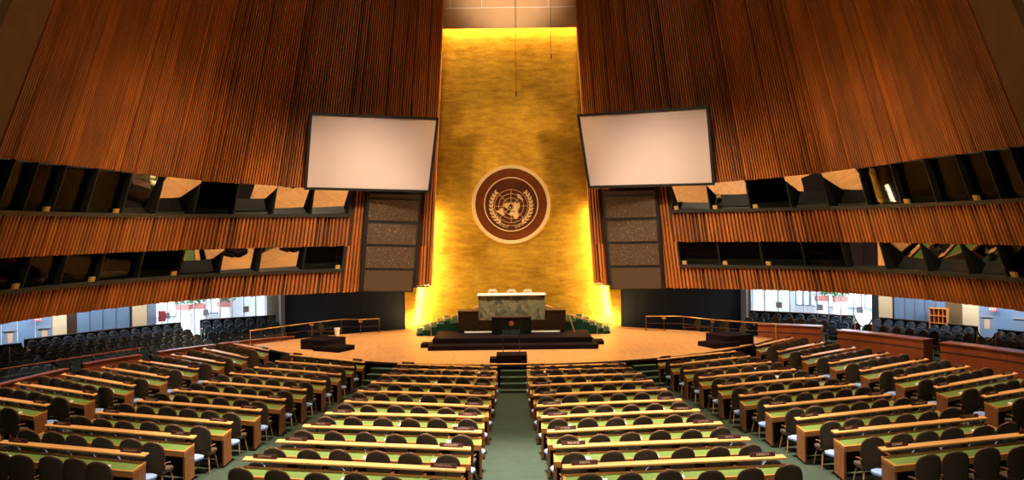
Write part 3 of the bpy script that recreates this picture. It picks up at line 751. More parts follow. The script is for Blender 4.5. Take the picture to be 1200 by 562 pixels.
# ---------------------------------------------------------------- desks
# (left end, right end) of each raised ledge, row 0 nearest the stage
ROWS = {
 'left centre': [((466,427),(583,430.3)),((460.5,432.5),(581.5,435)),((448,439.6),(581.5,442.4)),((435,448.5),(579.7,452.7)),((419.6,458.8),(576,463.4)),((404,471),(573,476.2)),((381.5,484.8),(568,488.7)),((355.5,500),(564.8,506.1)),((324.6,517.9),(552.3,526)),((286.2,539),(545.8,550.7))],
 'right centre': [((617,430),(733,426)),((617.5,434),(740,430.8)),((618.7,442.2),(752,437.8)),((620.8,451.9),(765,446.3)),((624.8,463.2),(781.3,456.7)),((628.5,475.9),(798.6,468.8)),((633.8,489),(819.6,481.2)),((640.9,506),(845.5,496.5)),((648,524),(878.3,515)),((658.6,547.8),(919.6,536))],
 'inner left': [((340,415.5),(428,424.5)),((323.1,423.1),(415.6,430.7)),((298.3,430.5),(400.5,438.9)),((270,437.4),(382.5,447.3)),((239,447.4),(360,457.2)),((203.5,457.4),(335.4,468.6)),((162,469.8),(306.8,481.2)),((114,483.7),(272.4,496.4)),((55,498.3),(229.3,513)),((1.8,518.6),(172.6,533.9))],
 'inner right': [((770,421.5),(862,411.5)),((785,427.8),(878.8,417.4)),((801,434.9),(903.7,424.2)),((818.3,443.1),(932,432.9)),((840.4,453),(964.7,441.5)),((865.6,464.3),(1000.3,451.1)),((895.5,476.9),(1042,462.8)),((931.8,491.5),(1094,474)),((975.4,507.2),(1154.4,489.4)),((1031,527.5),(1226,507))],
 'outer left': [((272.5,401.9),(315.7,411.1)),((239,408.3),(290.7,419.4)),((201.8,415.4),(264,426)),((163.7,422.5),(233,433.2)),((120.3,430.3),(197.5,442.8)),((74,438.5),(158.4,452.7)),((19.8,449.2),(113,463.4)),((-45,461),(57,475.9))],
 'outer right': [((885,406),(929.5,395.3)),((910.9,412.6),(964.7,401.2)),((939,419),(1001.7,407)),((971,426.2),(1040.9,413.7)),((1007.4,435.2),(1086.3,420.8)),((1047.8,444.3),(1134.6,429.5)),((1095.5,454.7),(1190.8,437.6)),((1151.7,465.6),(1248,449))],
}
TEXT = {('right centre',9,'l'):'KENYA',('right centre',9,'r'):'KIRIBATI',('right centre',8,'l'):'IRELAND',('left centre',8,'r'):'HUNGARY',('inner right',9,'l'):'KUWAIT'}
stuff_chairs = []
def aisle_side(block): return 'r' if block in ('left centre','inner left','outer left') else 'l'
SIDEWORD = {'left centre':'centre aisle','right centre':'centre aisle','inner left':'left aisle','inner right':'right aisle','outer left':'inner side','outer right':'inner side'}
nplate = 0
for block, rows in ROWS.items():
    for ri, (a, b) in enumerate(rows):
        A, B = on_floor(*a, .88), on_floor(*b, .88)
        row0 = ri == 0 and 'outer' not in block
        d2 = V((B.x-A.x, B.y-A.y)); L = d2.length; rz = math.atan2(d2.y, d2.x); u = V((math.cos(rz), math.sin(rz))); nrm = V((-u.y, u.x))
        mid = V(((A.x+B.x)/2, (A.y+B.y)/2))-nrm*.33; z = floorz(mid.x, mid.y)
        rowname = ORD[ri]
        rr = random.Random(hash(block)*0+ri*31+len(block)*7+ord(block[-1])+ord(block[0]))
        D = empty('delegate_desk', (mid.x, mid.y, z), rz)
        tag(D, 'long wooden delegate desk with green top, %s row from stage in %s block' % (rowname, block), 'desk', 'rows of delegate desks')
        h = L/2
        MB().box(-h+.05,h-.05,-.24,.24,.715,.742).build('green_top', M['green'], D)
        f = MB(); f.box(-h,h,.24,.30,.70,.765); f.box(-h,h,-.30,-.24,.64,.755); f.box(-h,-h+.05,-.24,.24,.70,.755); f.box(h-.05,h,-.24,.24,.70,.755)
        f.build('wooden_rim', M['desk'], D)
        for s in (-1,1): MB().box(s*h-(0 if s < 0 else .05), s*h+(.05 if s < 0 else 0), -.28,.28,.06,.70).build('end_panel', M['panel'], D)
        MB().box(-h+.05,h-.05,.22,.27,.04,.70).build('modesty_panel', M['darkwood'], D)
        MB().box(-h,h,.215,.45,.865,.90).build('ledge', M['ledge'], D, bevel=.006)
        np_ = 5
        for ch in D.children:
            for v in ch.data.vertices: v.co.x += math.tan(rz)*(v.co.y-.3)*1.15
        for q in range(np_):
            x = -h+.35+(L-.7)*q/(np_-1); MB().tube([(x,.27,.75),(x,.30,.866)], .012, 6).build('ledge_post', M['black'], D)
        for s in (-.6,.6): MB().box(s*h-.03,s*h+.03,-.05,.05,0,.72).build('leg', M['black'], D)
        # nameplates
        W2 = lambda x, y, zz: V((mid.x+u.x*x+nrm.x*y, mid.y+u.y*x+nrm.y*y, z+zz))
        for e in 'lr':
            px = (-h+.42) if e == 'l' else (h-.42)
            n_ = empty('nameplate', W2(px, .36, .90), rz)
            t = TEXT.get((block, ri, e))
            if t: lab = 'dark wooden nameplate reading %s on a desk ledge in %s block' % (t, block)
            else: lab = 'dark nameplate at %s end of ledge, %s row from stage in %s block' % ('left' if e == 'l' else 'right', rowname, block)
            tag(n_, lab, 'nameplate', 'country nameplates on the desk ledges')
            MB().hexa([(-.24,-.03,0),(.24,-.03,0),(.24,.03,0),(-.24,.03,0)],[(-.24,.0,.075),(.24,.0,.075),(.24,.02,.075),(-.24,.02,.075)]).build('plate', M['plate'], n_)
            mt = Matrix.Translation((0,-.018,.043)) @ Matrix.Rotation(math.radians(71),4,'X')
            if t: text_mesh(t, .062, M['letter'], parent=n_, mtx=mt)
            elif ri > 3 or 'centre' in block:
                lb = MB(); n = rr.randint(5,9); w = .036
                for q in range(n):
                    x = (q-(n-1)/2)*w; k = rr.random()
                    lb.box(x-.011,x-.006,-.018,.018,0,.003,mt)
                    lb.box(x-.011,x+.010,.012 if k > .5 else -.002,.018 if k > .5 else .003,0,.003,mt)
                lb.build('lettering', M['letter'], n_)
        # small white microphone consoles at the near edge
        for q in range(3):
            x = -h+L*(q*2+1)/6+rr.uniform(-.03,.03)-math.tan(rz)*.45
            cs = empty('microphone_console', W2(x, -.18, .742), rz+rr.uniform(-.2,.2))
            tag(cs, 'small white microphone console, %s from left on %s desk of %s block' % (ORD[q], rowname, block), 'microphone', 'microphone consoles on the desks')
            MB().hexa([(-.055,-.04,0),(.055,-.04,0),(.055,.05,0),(-.055,.05,0)],[(-.05,-.035,.02),(.05,-.035,.02),(.05,.045,.045),(-.05,.045,.045)]).build('console_body', M['white'], cs)
            MB().tube([(0,.02,.03),(0,.0,.10),(0,-.03,.13)], .008, 6).build('microphone', M['white'], cs)
        # chairs
        centre_first = range(6)
        for k in range(6):
            y = -.66+rr.uniform(-.08,.08); x = -h+L*(k+.5)/6+rr.uniform(-.035,.035)+math.tan(rz)*(y-.3)*.9; az = rr.uniform(-.09,.09)-rz*(.9 if 'centre' not in block else .3)
            if 'centre' not in block and ((aisle_side(block) == 'r' and k == 5) or (aisle_side(block) == 'l' and k == 0)): y -= .03
            cp = W2(x, y, 0); cp.z = floorz(cp.x, cp.y)
            idx = k if aisle_side(block) == 'l' else 5-k
            if ri == 0: stuff_chairs.append((cp, rz+az)); continue
            place(chair0, 'c', cp, rz+az, 'brown padded chair, %s seat from %s, %s desk row from stage, %s block' % (ORD[idx], SIDEWORD[block], rowname, block), 'chair', 'brown delegate chairs at the desks')
        if not row0:
            for k in range(6):
                if 'centre' in block and k in (1,3,4): continue
                if 'outer' in block and ri < 3: continue
                x = -h+L*(k+.5)/6
                if k == 0: x = -h+(.17 if aisle_side(block) == 'l' else .2)
                if k == 5: x = h-(.17 if aisle_side(block) == 'r' else .2)
                end = (k == 0 and aisle_side(block) == 'l') or (k == 5 and aisle_side(block) == 'r')
                cp = W2(x, .42 if end else .535, 0); cp.z = floorz(cp.x, cp.y)
                idx = k if aisle_side(block) == 'l' else 5-k
                place(flap0 if end else adv0, 'f' if end else 'a', cp, rz, 'light blue fold-down seat, %s from %s, before %s desk of %s block' % (ORD[idx], SIDEWORD[block], rowname, block), 'seat', 'light blue adviser seats before the desks')
# a few loose papers on the desks
for i, (px, py, zz) in enumerate(((318,437.5,.745),(338,437.5,.745),(888,431.5,.745),(897,441.6,.745),(910,441.0,.745),(1031,419,.745))):
    p = on_floor(px, py, .75); o = MB().box(-.16,.16,-.11,.11,0,.012).build('paper_stack', M['white']); o.location = (p.x,p.y,p.z+.745); o.rotation_euler = (0,0,.3*i)
    tag(o, 'white papers on the desk in the %s block, %s sheet pile from left' % ('inner left' if px < 600 else 'inner right', ORD[i]), 'paper', 'papers on the desks')
# the farthest front-row chairs as one object
mb = MB(); tmpl = []
for ch in chair0.children:
    tmpl.append(([v.co.copy() for v in ch.data.vertices], [tuple(p.vertices) for p in ch.data.polygons]))
for p, rz in stuff_chairs:
    m = Matrix.Translation(p) @ Matrix.Rotation(rz,4,'Z')
    for vs, fs in tmpl: mb.add([m @ v for v in vs], fs)
o = mb.build('delegate_chair', M['fabric']); tag(o, 'brown padded chairs at the desks nearest the stage, mostly hidden', 'chairs', 'brown delegate chairs at the desks', 'stuff')
# bottom right: blue backs just in front of the last desk
for i, (px, py) in enumerate(((1120,563),(1160,560),(1200,557),(8,562))):
    p = on_floor(px, py, .84)
    place(adv0, 'a', p, .18 if px > 600 else -.18, 'blue rounded seat back at the bottom %s edge%s' % ('right' if px > 600 else 'left', '' if px < 600 else ', %s of three' % ('leftmost','middle','rightmost')[i]), 'seat', 'blue seats at the bottom edge')
# ---------------------------------------------------------------- parapets and public seating under the galleries
def parapet(pts, zt, th, label, cap=True, mname='parapet'):
    o0 = V((pts[0][0], pts[0][1], 0)); r = empty('wooden_parapet', o0); tag(r, label, 'parapet', 'curved wooden parapets')
    mb = MB(); cp = MB(); gr = MB()
    for (x0,y0),(x1,y1) in zip(pts[:-1], pts[1:]):
        n = V((y1-y0, -(x1-x0))).normalized()
        if n.x*x0+n.y*(y0-25) < 0: n = -n
        A = V((x0-o0.x,y0-o0.y)); B = V((x1-o0.x,y1-o0.y))
        q = lambda P, k, z: (P.x+n.x*k, P.y+n.y*k, z)
        zb = min(floorz(x0,y0), floorz(x1,y1))-.05
        mb.hexa([q(A,0,zb),q(B,0,zb),q(B,th,zb),q(A,th,zb)],[q(A,0,zt),q(B,0,zt),q(B,th,zt),q(A,th,zt)])
        cp.hexa([q(A,-.06,zt),q(B,-.06,zt),q(B,th+.05,zt),q(A,th+.05,zt)],[q(A,-.06,zt+.05),q(B,-.06,zt+.05),q(B,th+.05,zt+.05),q(A,th+.05,zt+.05)])
        gr.hexa([q(A,-.012,zt-.34),q(B,-.012,zt-.34),q(B,.01,zt-.34),q(A,.01,zt-.34)],[q(A,-.012,zt-.29),q(B,-.012,zt-.29),q(B,.01,zt-.29),q(A,.01,zt-.29)])
    mb.build('panel', M[mname], r); cp.build('cap_rail', M['parapet'], r)
    if cap: gr.build('dark_strip', M['darkwood'], r)  # dark strip along the panel face below the cap
    return r
def seg(P, Q, n, bow=0.0):
    out = []; d = (Q-P).xy; nn = V((d.y,-d.x)).normalized()
    if nn.x*P.x+nn.y*(P.y-25) < 0: nn = -nn
    for i in range(n+1):
        t = i/n; p = P.xy.lerp(Q.xy, t)+nn*bow*4*t*(1-t); out.append((p.x, p.y))
    return out
def par_px(a, b, z, bow=.1, n=5): return seg(at_z(*a, z), at_z(*b, z), n, bow)
parapet(par_px((-30,458),(80,431.4),1.25), 1.21, .12, 'red brown wooden parapet at far left in front of blue seats', False)
parapet(par_px((99,425.9),(166,415.2),1.15), 1.11, .12, 'red brown wooden parapet between the two left cross aisles', False)
parapet(par_px((186,412),(252,403.4),1.04), 1.0, .12, 'red brown wooden parapet on the left beside the outer desks', False)
parapet(par_px((257,402.5),(345,393.5),1.0,.15), .96, .12, 'low red brown parapet by the left end of the stage', False)
parapet(par_px((888,379.3),(962,382.2),1.45,.05), 1.40, .55, 'thick wooden counter parapet right of the stage', True)
parapet(par_px((981,386.3),(1082,397.7),1.45,.15), 1.40, .55, 'middle thick wooden counter parapet on the right side', True)
parapet(par_px((1101.7,400.5),(1230,418),1.50,.15), 1.45, .55, 'thick wooden counter parapet at the far right edge', True)
# navy auditorium seats
def make_seat():
    r = empty('auditorium_seat', (0,0,0))
    mb, bd = curved_back(.44,.44,.36,.92,.03,-.16,.07,.14); mb.build('backrest', M['navy'], r, smooth=True)
    MB().hexa([(-.20,-.06,.34),(.20,-.06,.34),(.20,.06,.36),(-.20,.06,.36)],[(-.20,-.10,.72),(.20,-.10,.72),(.20,.0,.74),(-.20,.0,.74)]).build('seat', M['navy'], r, bevel=.02)
    MB().box(.22,.26,-.14,.20,.56,.59).build('armrest', M['legwood'], r)
    MB().box(.225,.255,-.12,.10,0,.56).build('pedestal', M['black'], r)
    return r
seat0 = make_seat(); used['s'] = False
def terrace(pts, depth, z0, z1):
    mb = MB()
    for (x0,y0),(x1,y1) in zip(pts[:-1], pts[1:]):
        n = V((y1-y0, -(x1-x0))).normalized()
        if n.x*x0+n.y*(y0-25) < 0: n = -n
        mb.hexa([(x0-n.x*depth/2,y0-n.y*depth/2,z0),(x1-n.x*depth/2,y1-n.y*depth/2,z0),(x1+n.x*depth/2,y1+n.y*depth/2,z0),(x0+n.x*depth/2,y0+n.y*depth/2,z0)],
                [(x0-n.x*depth/2,y0-n.y*depth/2,z1),(x1-n.x*depth/2,y1-n.y*depth/2,z1),(x1+n.x*depth/2,y1+n.y*depth/2,z1),(x0+n.x*depth/2,y0+n.y*depth/2,z1)])
    struct('floor', mb, M['carpet'])
def seat_block(a, b, ztop, nseat, nrow, name, side, bow=.25, dz=.18, dr=.78, extra=None):
    P, Q = at_z(*a, ztop), at_z(*b, ztop)
    d = (Q-P).xy; nn = V((d.y,-d.x)).normalized()
    if nn.x*P.x+nn.y*(P.y-25) < 0: nn = -nn
    for r in range(nrow):
        back = -nn*dr*r
        P2 = V((P.x+back.x-nn.x*.25, P.y+back.y-nn.y*.25, 0)); Q2 = V((Q.x+back.x-nn.x*.25, Q.y+back.y-nn.y*.25, 0))
        pts = seg(P2, Q2, 40, bow); zf = ztop-.96-dz*r
        terrace(seg(P2, Q2, 6, bow), dr, 0.0, zf)
        if r == 0:
            bk = empty('seat_back_wall', (P2.x+nn.x*.25,P2.y+nn.y*.25,0)); tag(bk, 'dark low partition behind the navy seats of the %s' % name, 'partition', 'dark partitions behind the seats')
            mb = MB(); sp = seg(P2+V((nn.x*.34,nn.y*.34,0)), Q2+V((nn.x*.34,nn.y*.34,0)), 8, bow)
            o0 = bk.location
            for (x0,y0),(x1,y1) in zip(sp[:-1], sp[1:]):
                mb.hexa([(x0-o0.x,y0-o0.y,0),(x1-o0.x,y1-o0.y,0),(x1+nn.x*.06-o0.x,y1+nn.y*.06-o0.y,0),(x0+nn.x*.06-o0.x,y0+nn.y*.06-o0.y,0)],[(x0-o0.x,y0-o0.y,ztop),(x1-o0.x,y1-o0.y,ztop),(x1+nn.x*.06-o0.x,y1+nn.y*.06-o0.y,ztop),(x0+nn.x*.06-o0.x,y0+nn.y*.06-o0.y,ztop)])
            mb.build('panel', M['granite'], bk)
            mb = MB().tube([(x-o0.x,y-o0.y,ztop+.01) for x, y in sp], .03, 6); mb.build('top_rail', M['darkwood'], bk)
        for k in range(nseat):
            t = (k+.5)/nseat*40; i = min(39, int(t)); x = pts[i][0]+(pts[i+1][0]-pts[i][0])*(t-i); y = pts[i][1]+(pts[i+1][1]-pts[i][1])*(t-i)
            rz = math.atan2(-nn.y, -nn.x)-math.pi/2
            place(seat0, 's', (x,y,zf), rz, 'navy seat, %s from left, %s row of %s' % (ORD[k], ('back','second','third','fourth')[r], name), 'seat', 'navy seats of the %s' % name)
    return nn
seat_block((30,398.2),(212.8,378),1.75,14,4,'long left bank','l')
seat_block((234.7,375.2),(324,369.6),1.72,7,3,'short left bank beside stage','l',bow=.1)
seat_block((-55,412),(27,402.5),1.80,6,4,'far left bank at the picture edge','l',bow=.1)
seat_block((877.6,364.2),(1001.6,370.3),1.60,9,2,'right bank by the stage','r',bow=.1)
seat_block((1023,371.8),(1144,383),1.62,9,2,'middle right bank','r',bow=.15)
seat_block((1167.5,386.2),(1245,395),1.66,6,2,'far right bank at the picture edge','r',bow=.1)
# front rail of the left banks
P = [at_z(x,y,1.38) for x,y in ((-30,437),(60.5,423.2),(120,414),(165,407.2))]; o0 = V((P[1].x,P[1].y,0)); r = empty('front_rail', o0)
tag(r, 'thin wooden rail in front of the long left bank of navy seats', 'rail')
MB().tube([p-o0 for p in P], .025, 6).build('rail_bar', M['parapet'], r)
for p in P[1:]: MB().tube([p-o0, V((p.x-o0.x,p.y-o0.y,.3))], .02, 6).build('post', M['black'], r)
# brown press chairs behind the right parapets
for i, (px, py) in enumerate([(905.5,373.5),(922.7,374),(935.5,374.5),(949.5,375),(962,376.5),(999.5,380.5),(1014,381.5),(1030.5,383.5),(1046,385.5),(1061,387),(1076,389),(1089.5,389.5),(1129,392),(1142,396),(1163,398),(1179,402.5),(1196,405.5)]):
    p = at_z(px, py-1.5, 1.55); o = copy_tree(chair0); nn = V((p.x, p.y-25)).normalized()
    p = V((p.x+nn.x*.15, p.y+nn.y*.15, 0.49)); o.name = 'counter_chair'; o.scale = (.88,.88,1)
    o.location = p; o.rotation_euler = (0,0,math.atan2(-nn.y,-nn.x)-math.pi/2+math.pi*0)
    tag(o, 'brown chair behind the right hand wooden counters, %s from the left' % ORD[i], 'chair', 'brown chairs behind the right counters')
    pass
# loose chairs and tables behind the railings
for i, (px, py, rz) in enumerate(((804,388,.5),(819,388.5,-.4),(836,391,.9),(856,392.5,-.8),(348,398,.6),(391,392.5,-.3))):
    p = at_z(px, py+4, .45); p.y += .1; p.x += (.5 if px > 600 else -.5); o = copy_tree(chair0); o.name = 'stacking_chair'; o.location = (p.x,p.y,.18); o.rotation_euler = (0,0,rz+math.pi*.5*(1 if px > 600 else -1))
    tag(o, 'brown chair in the dark behind the %s stage railing, %s' % ('right' if px > 600 else 'left', ('leftmost','second from left','third from left','rightmost','leftmost','rightmost')[i]), 'chair', 'chairs behind the stage railings')
for px, py, lab in ((822,389,'right'),(372,394,'left')):
    p = at_z(px, py+4, .45); p.y += .95; r = empty('side_table', (p.x,p.y,.05)); tag(r, 'low brown side table in the dark behind the %s stage railing' % lab, 'table')
    MB().box(-.7,.7,-.3,.3,.68,.72).build('table_top', M['parapet'], r)
    for sx in (-.6,.6):
        for sy in (-.22,.22): MB().box(sx-.02,sx+.02,sy-.02,sy+.02,0,.68).build('leg', M['parapet'], r)
# ---------------------------------------------------------------- glazed lobby behind the galleries
def lobby(side):
    global winN
    nm = 'wall_left' if side < 0 else 'wall_right'
    A = V((side*12.1, 44.2)); B = V((side*24.6, 32.2)); d = (B-A); Ln = d.length; d.normalize(); n = V((d.y,-d.x))
    if n.x*side < 0: n = -n
    def pt(px, o=0, z=0):
        t = on_line(px, A, B, 370); q = A+(B-A)*t+n*o; return V((q.x,q.y,z))
    def slab(mb, p0, p1, z0, z1, o0, o1):
        a, b = pt(p0,o0), pt(p1,o0); c, e = pt(p1,o1), pt(p0,o1)
        mb.hexa([(a.x,a.y,z0),(b.x,b.y,z0),(c.x,c.y,z0),(e.x,e.y,z0)],[(a.x,a.y,z1),(b.x,b.y,z1),(c.x,c.y,z1),(e.x,e.y,z1)]); return mb
    ZF, ZC = .9, 3.5
    e0, e1 = (327,-60) if side < 0 else (877,1265)
    # floor, ceiling, outer wall of the lobby
    struct('floor', slab(MB(), e0, e1, ZF-.1, ZF, 0, 5.5), M['lobbyfloor'])
    struct('ceiling', slab(MB(), e0, e1, ZC, ZC+.1, -6.0 if False else -3.2, 5.6), M['whitewall'])
    struct(nm, slab(MB(), e0, e1, ZF, ZC, 5.5, 5.6), M['whitewall'])
    a = pt(e0,0); mb = MB().hexa([(a.x,a.y,0),(a.x+n.x*5.6,a.y+n.y*5.6,0),(a.x+n.x*5.6-side*.1,a.y+n.y*5.6,0),(a.x-side*.1,a.y,0)],[(a.x,a.y,3.5),(a.x+n.x*5.6,a.y+n.y*5.6,3.5),(a.x+n.x*5.6-side*.1,a.y+n.y*5.6,3.5),(a.x-side*.1,a.y,3.5)])
    struct(nm, mb, M['whitewall'])
    def window(p0, p1, m, z0=ZF, z1=3.4, o=0, frame='alu', name=True, bars=0):
        global winN; winN += 1
        w = empty('window_%d' % winN, (0,0,0)); w['kind'] = 'structure'
        slab(MB(), p0, p1, z0, z1, o+.02, o+.03).build('pane', m, w)
        f = MB(); t = .55*(1 if p1 > p0 else -1)
        for k in range(bars+2):
            c = p0+(p1-p0)*k/(bars+1); slab(f, c-t, c+t, z0, z1, o, o+.06)
        slab(f, p0, p1, z0, z0+.08, o, o+.06); f.build('window_frame', M[frame], w)
    def pillar(p0, p1, m): struct(nm, slab(MB(), p0, p1, 0, ZC, -.02, .25), M[m])
    dn = [0]
    def door(p0, p1, m, push=True, notice=False, plates=False, idx=1):
        w = empty('door_%d' % idx, (0,0,0)); w['kind'] = 'structure'
        slab(MB(), p0, p1, ZF, 3.3, 0, .05).build('door_leaf', m, w)
        if push: slab(MB(), p0+(p1-p0)*.12, p1-(p1-p0)*.12, 1.95, 2.0, -.09, -.03).build('push_bar', M['alu'], w)
        if notice: slab(MB(), p0+(p1-p0)*.3, p0+(p1-p0)*.65, 1.45, 1.85, -.012, 0).build('notice', M['notice'], w)
    if side < 0:
        pillar(326,313,'greydoor')
        for p0, p1 in ((313,300),(300,286),(286,272),(272,258),(258,242),(242,228),(228,212),(212,197),(197,183)): window(p0, p1, M['lobbyglass'])
        pillar(182,173,'greydoor'); pillar(172,155,'cream'); pillar(154,152,'darkwall')
        for k in range(4): window(152-k*15.5, 152-(k+1)*15.5, M['bluewall'], frame='greydoor')
        pillar(90,79,'darkwood'); pillar(78,62,'cream')
        door(61,42,M['greydoor'],notice=True,idx=1); door(41,21,M['bluewall'],push=False,idx=2); door(20,2,M['greydoor'],notice=True,idx=3); door(1,-20,M['bluewall'],idx=4); pillar(-21,-60,'bluewall')
        for px in (195.5,241,288): 
            o = slab(MB(), px-3.4, px+3.4, 1.92, 2.22, -.05, -.02).build('push_plate', M['greyplate']); tag(o, 'square grey plate on the left glass doors, %s' % {195.5:'leftmost',241:'middle',288:'rightmost'}[px], 'plate', 'grey plates on the glass doors')
        rb = pt(186.5,-.35,0); r = empty('red_box', (rb.x,rb.y,ZF)); tag(r, 'dark red box on a thin stand before the left glass doors', 'box')
        MB().box(-.15,.15,-.08,.08,.95,1.45,Matrix.Rotation(math.atan2(d.y,d.x),4,'Z')).build('box_body', M['red'], r); MB().tube([(0,0,0),(0,0,.95)], .02).build('stand', M['alu'], r)
        ex = pt(42,-.3,0); ez = at_d(42,373.5,ex.y).z
        sg_ = empty('exit_sign', (ex.x,ex.y,ez)); tag(sg_, 'red exit sign above the blue doors at far left', 'sign', 'exit signs'); rz = math.atan2(-d.y,-d.x)
        planters = [(248,'l'),(267,'m'),(298,'r')]
    else:
        pillar(878,880,'greydoor')
        for p0, p1 in ((880,896),(896,912),(912,926),(926,942),(942,958),(958,971),(971,985),(985,1000),(1000,1022)): window(p0, p1, M['lobbyglass'])
        pillar(1022,1029,'darkwall'); pillar(1030,1046,'cream'); pillar(1046,1048,'darkwall')
        for k in range(5): window(1048+k*12, 1060+k*12, M['bluewall'], frame='alu')
        pillar(1108,1128,'tan'); pillar(1128,1147,'cream')
        door(1148,1166,M['greydoor'],notice=True,idx=5); door(1166,1184,M['bluewall'],push=False,idx=6); door(1184,1206,M['greydoor'],idx=7); pillar(1207,1265,'bluewall')
        for px, wd in ((913.5,3.4),(962,3.0),(1008,3.6)):
            o = slab(MB(), px-wd, px+wd, 1.80, 2.10, -.05, -.02).build('push_plate', M['greyplate']); tag(o, 'square grey plate on the right glass doors, %s' % {913.5:'leftmost',962:'middle',1008:'rightmost'}[px], 'plate', 'grey plates on the glass doors')
        # bookcase
        bp_ = pt(1105.5,-.6,0); r = empty('bookcase', (bp_.x,bp_.y,.9), math.atan2(d.y,d.x)); zt = at_d(1105,361.5,bp_.y).z-.9
        tag(r, 'orange wooden bookcase with pigeonholes before the blue panels on right', 'bookcase')
        w_ = .37; mb = MB(); mb.box(-w_,-w_+.03,-.15,.15,0,zt); mb.box(w_-.03,w_,-.15,.15,0,zt); mb.box(-w_,w_,-.16,.16,zt,zt+.05); mb.build('carcass', M['shelf'], r)
        MB().box(-w_,w_,.13,.15,0,zt).build('back_board', M['parapet'], r)
        for k in range(3): MB().box(-w_+.03,w_-.03,-.14,.13,zt-.32*(k+1),zt-.32*(k+1)+.03).build('shelf', M['shelf'], r)
        for k in range(1,4): MB().box(-w_+.18*k,-w_+.18*k+.015,-.13,.13,zt-.64,zt).build('divider', M['shelf'], r)
        ex = pt(1166,-.3,0); ez = at_d(1166,362.0,ex.y).z
        sg_ = empty('exit_sign', (ex.x,ex.y,ez)); tag(sg_, 'red exit sign above the grey blue doors at far right', 'sign', 'exit signs'); rz = math.atan2(d.y,d.x)
        planters = [(930,'l'),(952,'m')]
    sg_.rotation_euler = (0,0,rz)
    MB().box(-.13,.13,-.03,.03,-.08,.08).build('sign_box', M['exit'], sg_)
    text_mesh('EXIT', .13, M['exitw'], parent=sg_, mtx=Matrix.Translation((0,-.033,0)) @ Matrix.Rotation(math.pi/2,4,'X'))
    MB().tube([(0,0,.08),(0,0,3.5-ez)], .01).build('hanger', M['alu'], sg_)
    # daylight windows of the outer wall
    wins = ((313,286),(284,258),(256,214),(212,184)) if side < 0 else ((880,896),(898,912),(915,960),(965,985))
    for p0, p1 in wins:
        winN += 1; w = empty('window_%d' % winN, (0,0,0)); w['kind'] = 'structure'
        slab(MB(), p0, p1, 1.5, 3.3, 5.40, 5.45).build('pane', M['daylight'], w)
        f = MB()
        for c in (p0,(p0+p1)/2,p1): slab(f, c-.6, c+.6, 1.45, 3.35, 5.3, 5.4)
        slab(f, p0, p1, 1.42, 1.5, 5.3, 5.4); f.build('window_frame', M['greydoor'], w)
    rnd = random.Random(5)
    for px, t in planters:
        p = pt(px, 3.4, ZF); r = empty('potted_plant', (p.x,p.y,ZF)); tag(r, 'potted leafy plant in red planter behind the %s lobby glass, %s' % ('left' if side < 0 else 'right', {'l':'leftmost','m':'second from left','r':'third from left','e':'rightmost'}[t]), 'plant', 'potted plants in the lobby')
        MB().box(-.3,.3,-.18,.18,0,1.05).build('plinth', M['whitewall'], r); MB().box(-.34,.34,-.2,.2,1.05,1.33).build('planter', M['pot'], r)
        lf = MB()
        for k in range(60):
            c = V((rnd.uniform(-.34,.34), rnd.uniform(-.22,.22), 1.33+rnd.random()**1.3*.45)); u = V((rnd.uniform(-1,1),rnd.uniform(-1,1),rnd.uniform(-.3,1))).normalized(); w = u.cross(V((rnd.random(),1,.2))).normalized()
            lf.add([c, c+u*.12+w*.05, c+u*.26, c+u*.12-w*.05], [(0,1,2,3)])
        lf.build('foliage', M['leaf'], r)
lobby(-1); lobby(1)
# rope barriers in the gaps between the seat banks
for a, b, lab in (((1002,373),(1022,374),'first right gap between the navy banks'),((1145,387),(1167,390),'second right gap between the navy banks'),((11,406),(32,402),'far left gap between the navy banks')):
    P, Q = at_z(*a, 1.9), at_z(*b, 1.9); o0 = V(((P.x+Q.x)/2,(P.y+Q.y)/2,1.0)); r = empty('rope_barrier', o0); tag(r, 'dark hanging rope barrier across the %s' % lab, 'rope', 'rope barriers')
    pts = [P.lerp(Q,t/10)-o0+V((0,0,-.35*(1-(2*t/10-1)**2))) for t in range(11)]
    MB().tube(pts, .03, 6).build('rope', M['granite'], r, smooth=True)
    for p in (P,Q): MB().tube([V((p.x-o0.x,p.y-o0.y,-.6)),p-o0], .025, 6).build('post', M['brass'], r)
# hanging cables in front of the gold wall
for px, py, lab in ((605,110,'longer'),(646,66,'shorter')):
    p = at_d(px, py, 41.6); o = MB().tube([(0,0,0),(0,0,Z_TOP-p.z)], .012, 5).build('hanging_cable', M['black']); o.location = p
    tag(o, 'thin dark cable hanging before the gold wall, the %s of two' % lab, 'cable', 'cables hanging before the gold wall')
    MB().tube([(0,0,-.12),(0,0,.12)], .03, 6).build('weight', M['black'], o)
# ---------------------------------------------------------------- lights
def spot(loc, tgt, e, col, ang, blend=.6, r=.4):
    l = bpy.data.lights.new('spot', 'SPOT'); l.energy = e; l.color = col; l.spot_size = math.radians(ang); l.spot_blend = blend; l.shadow_soft_size = r
    o = bpy.data.objects.new('unseen_spotlight', l); C.objects.link(o); o.location = loc; o.rotation_euler = (V(tgt)-V(loc)).to_track_quat('-Z','Y').to_euler(); return o
def area(loc, tgt, e, col, sx, sy):
    l = bpy.data.lights.new('area', 'AREA'); l.energy = e; l.color = col; l.shape = 'RECTANGLE'; l.size = sx; l.size_y = sy
    o = bpy.data.objects.new('unseen_area_light', l); C.objects.link(o); o.location = loc; o.rotation_euler = (V(tgt)-V(loc)).to_track_quat('-Z','Y').to_euler(); return o
W = (1.0,.66,.34); W2_ = (1.0,.80,.56); W3_ = (1.0,.90,.78)
spot((-5,31,22.5),(-3,38,.9),19000,W2_,46,.8); spot((5,31,22.5),(3,38,.9),19000,W2_,46,.8)
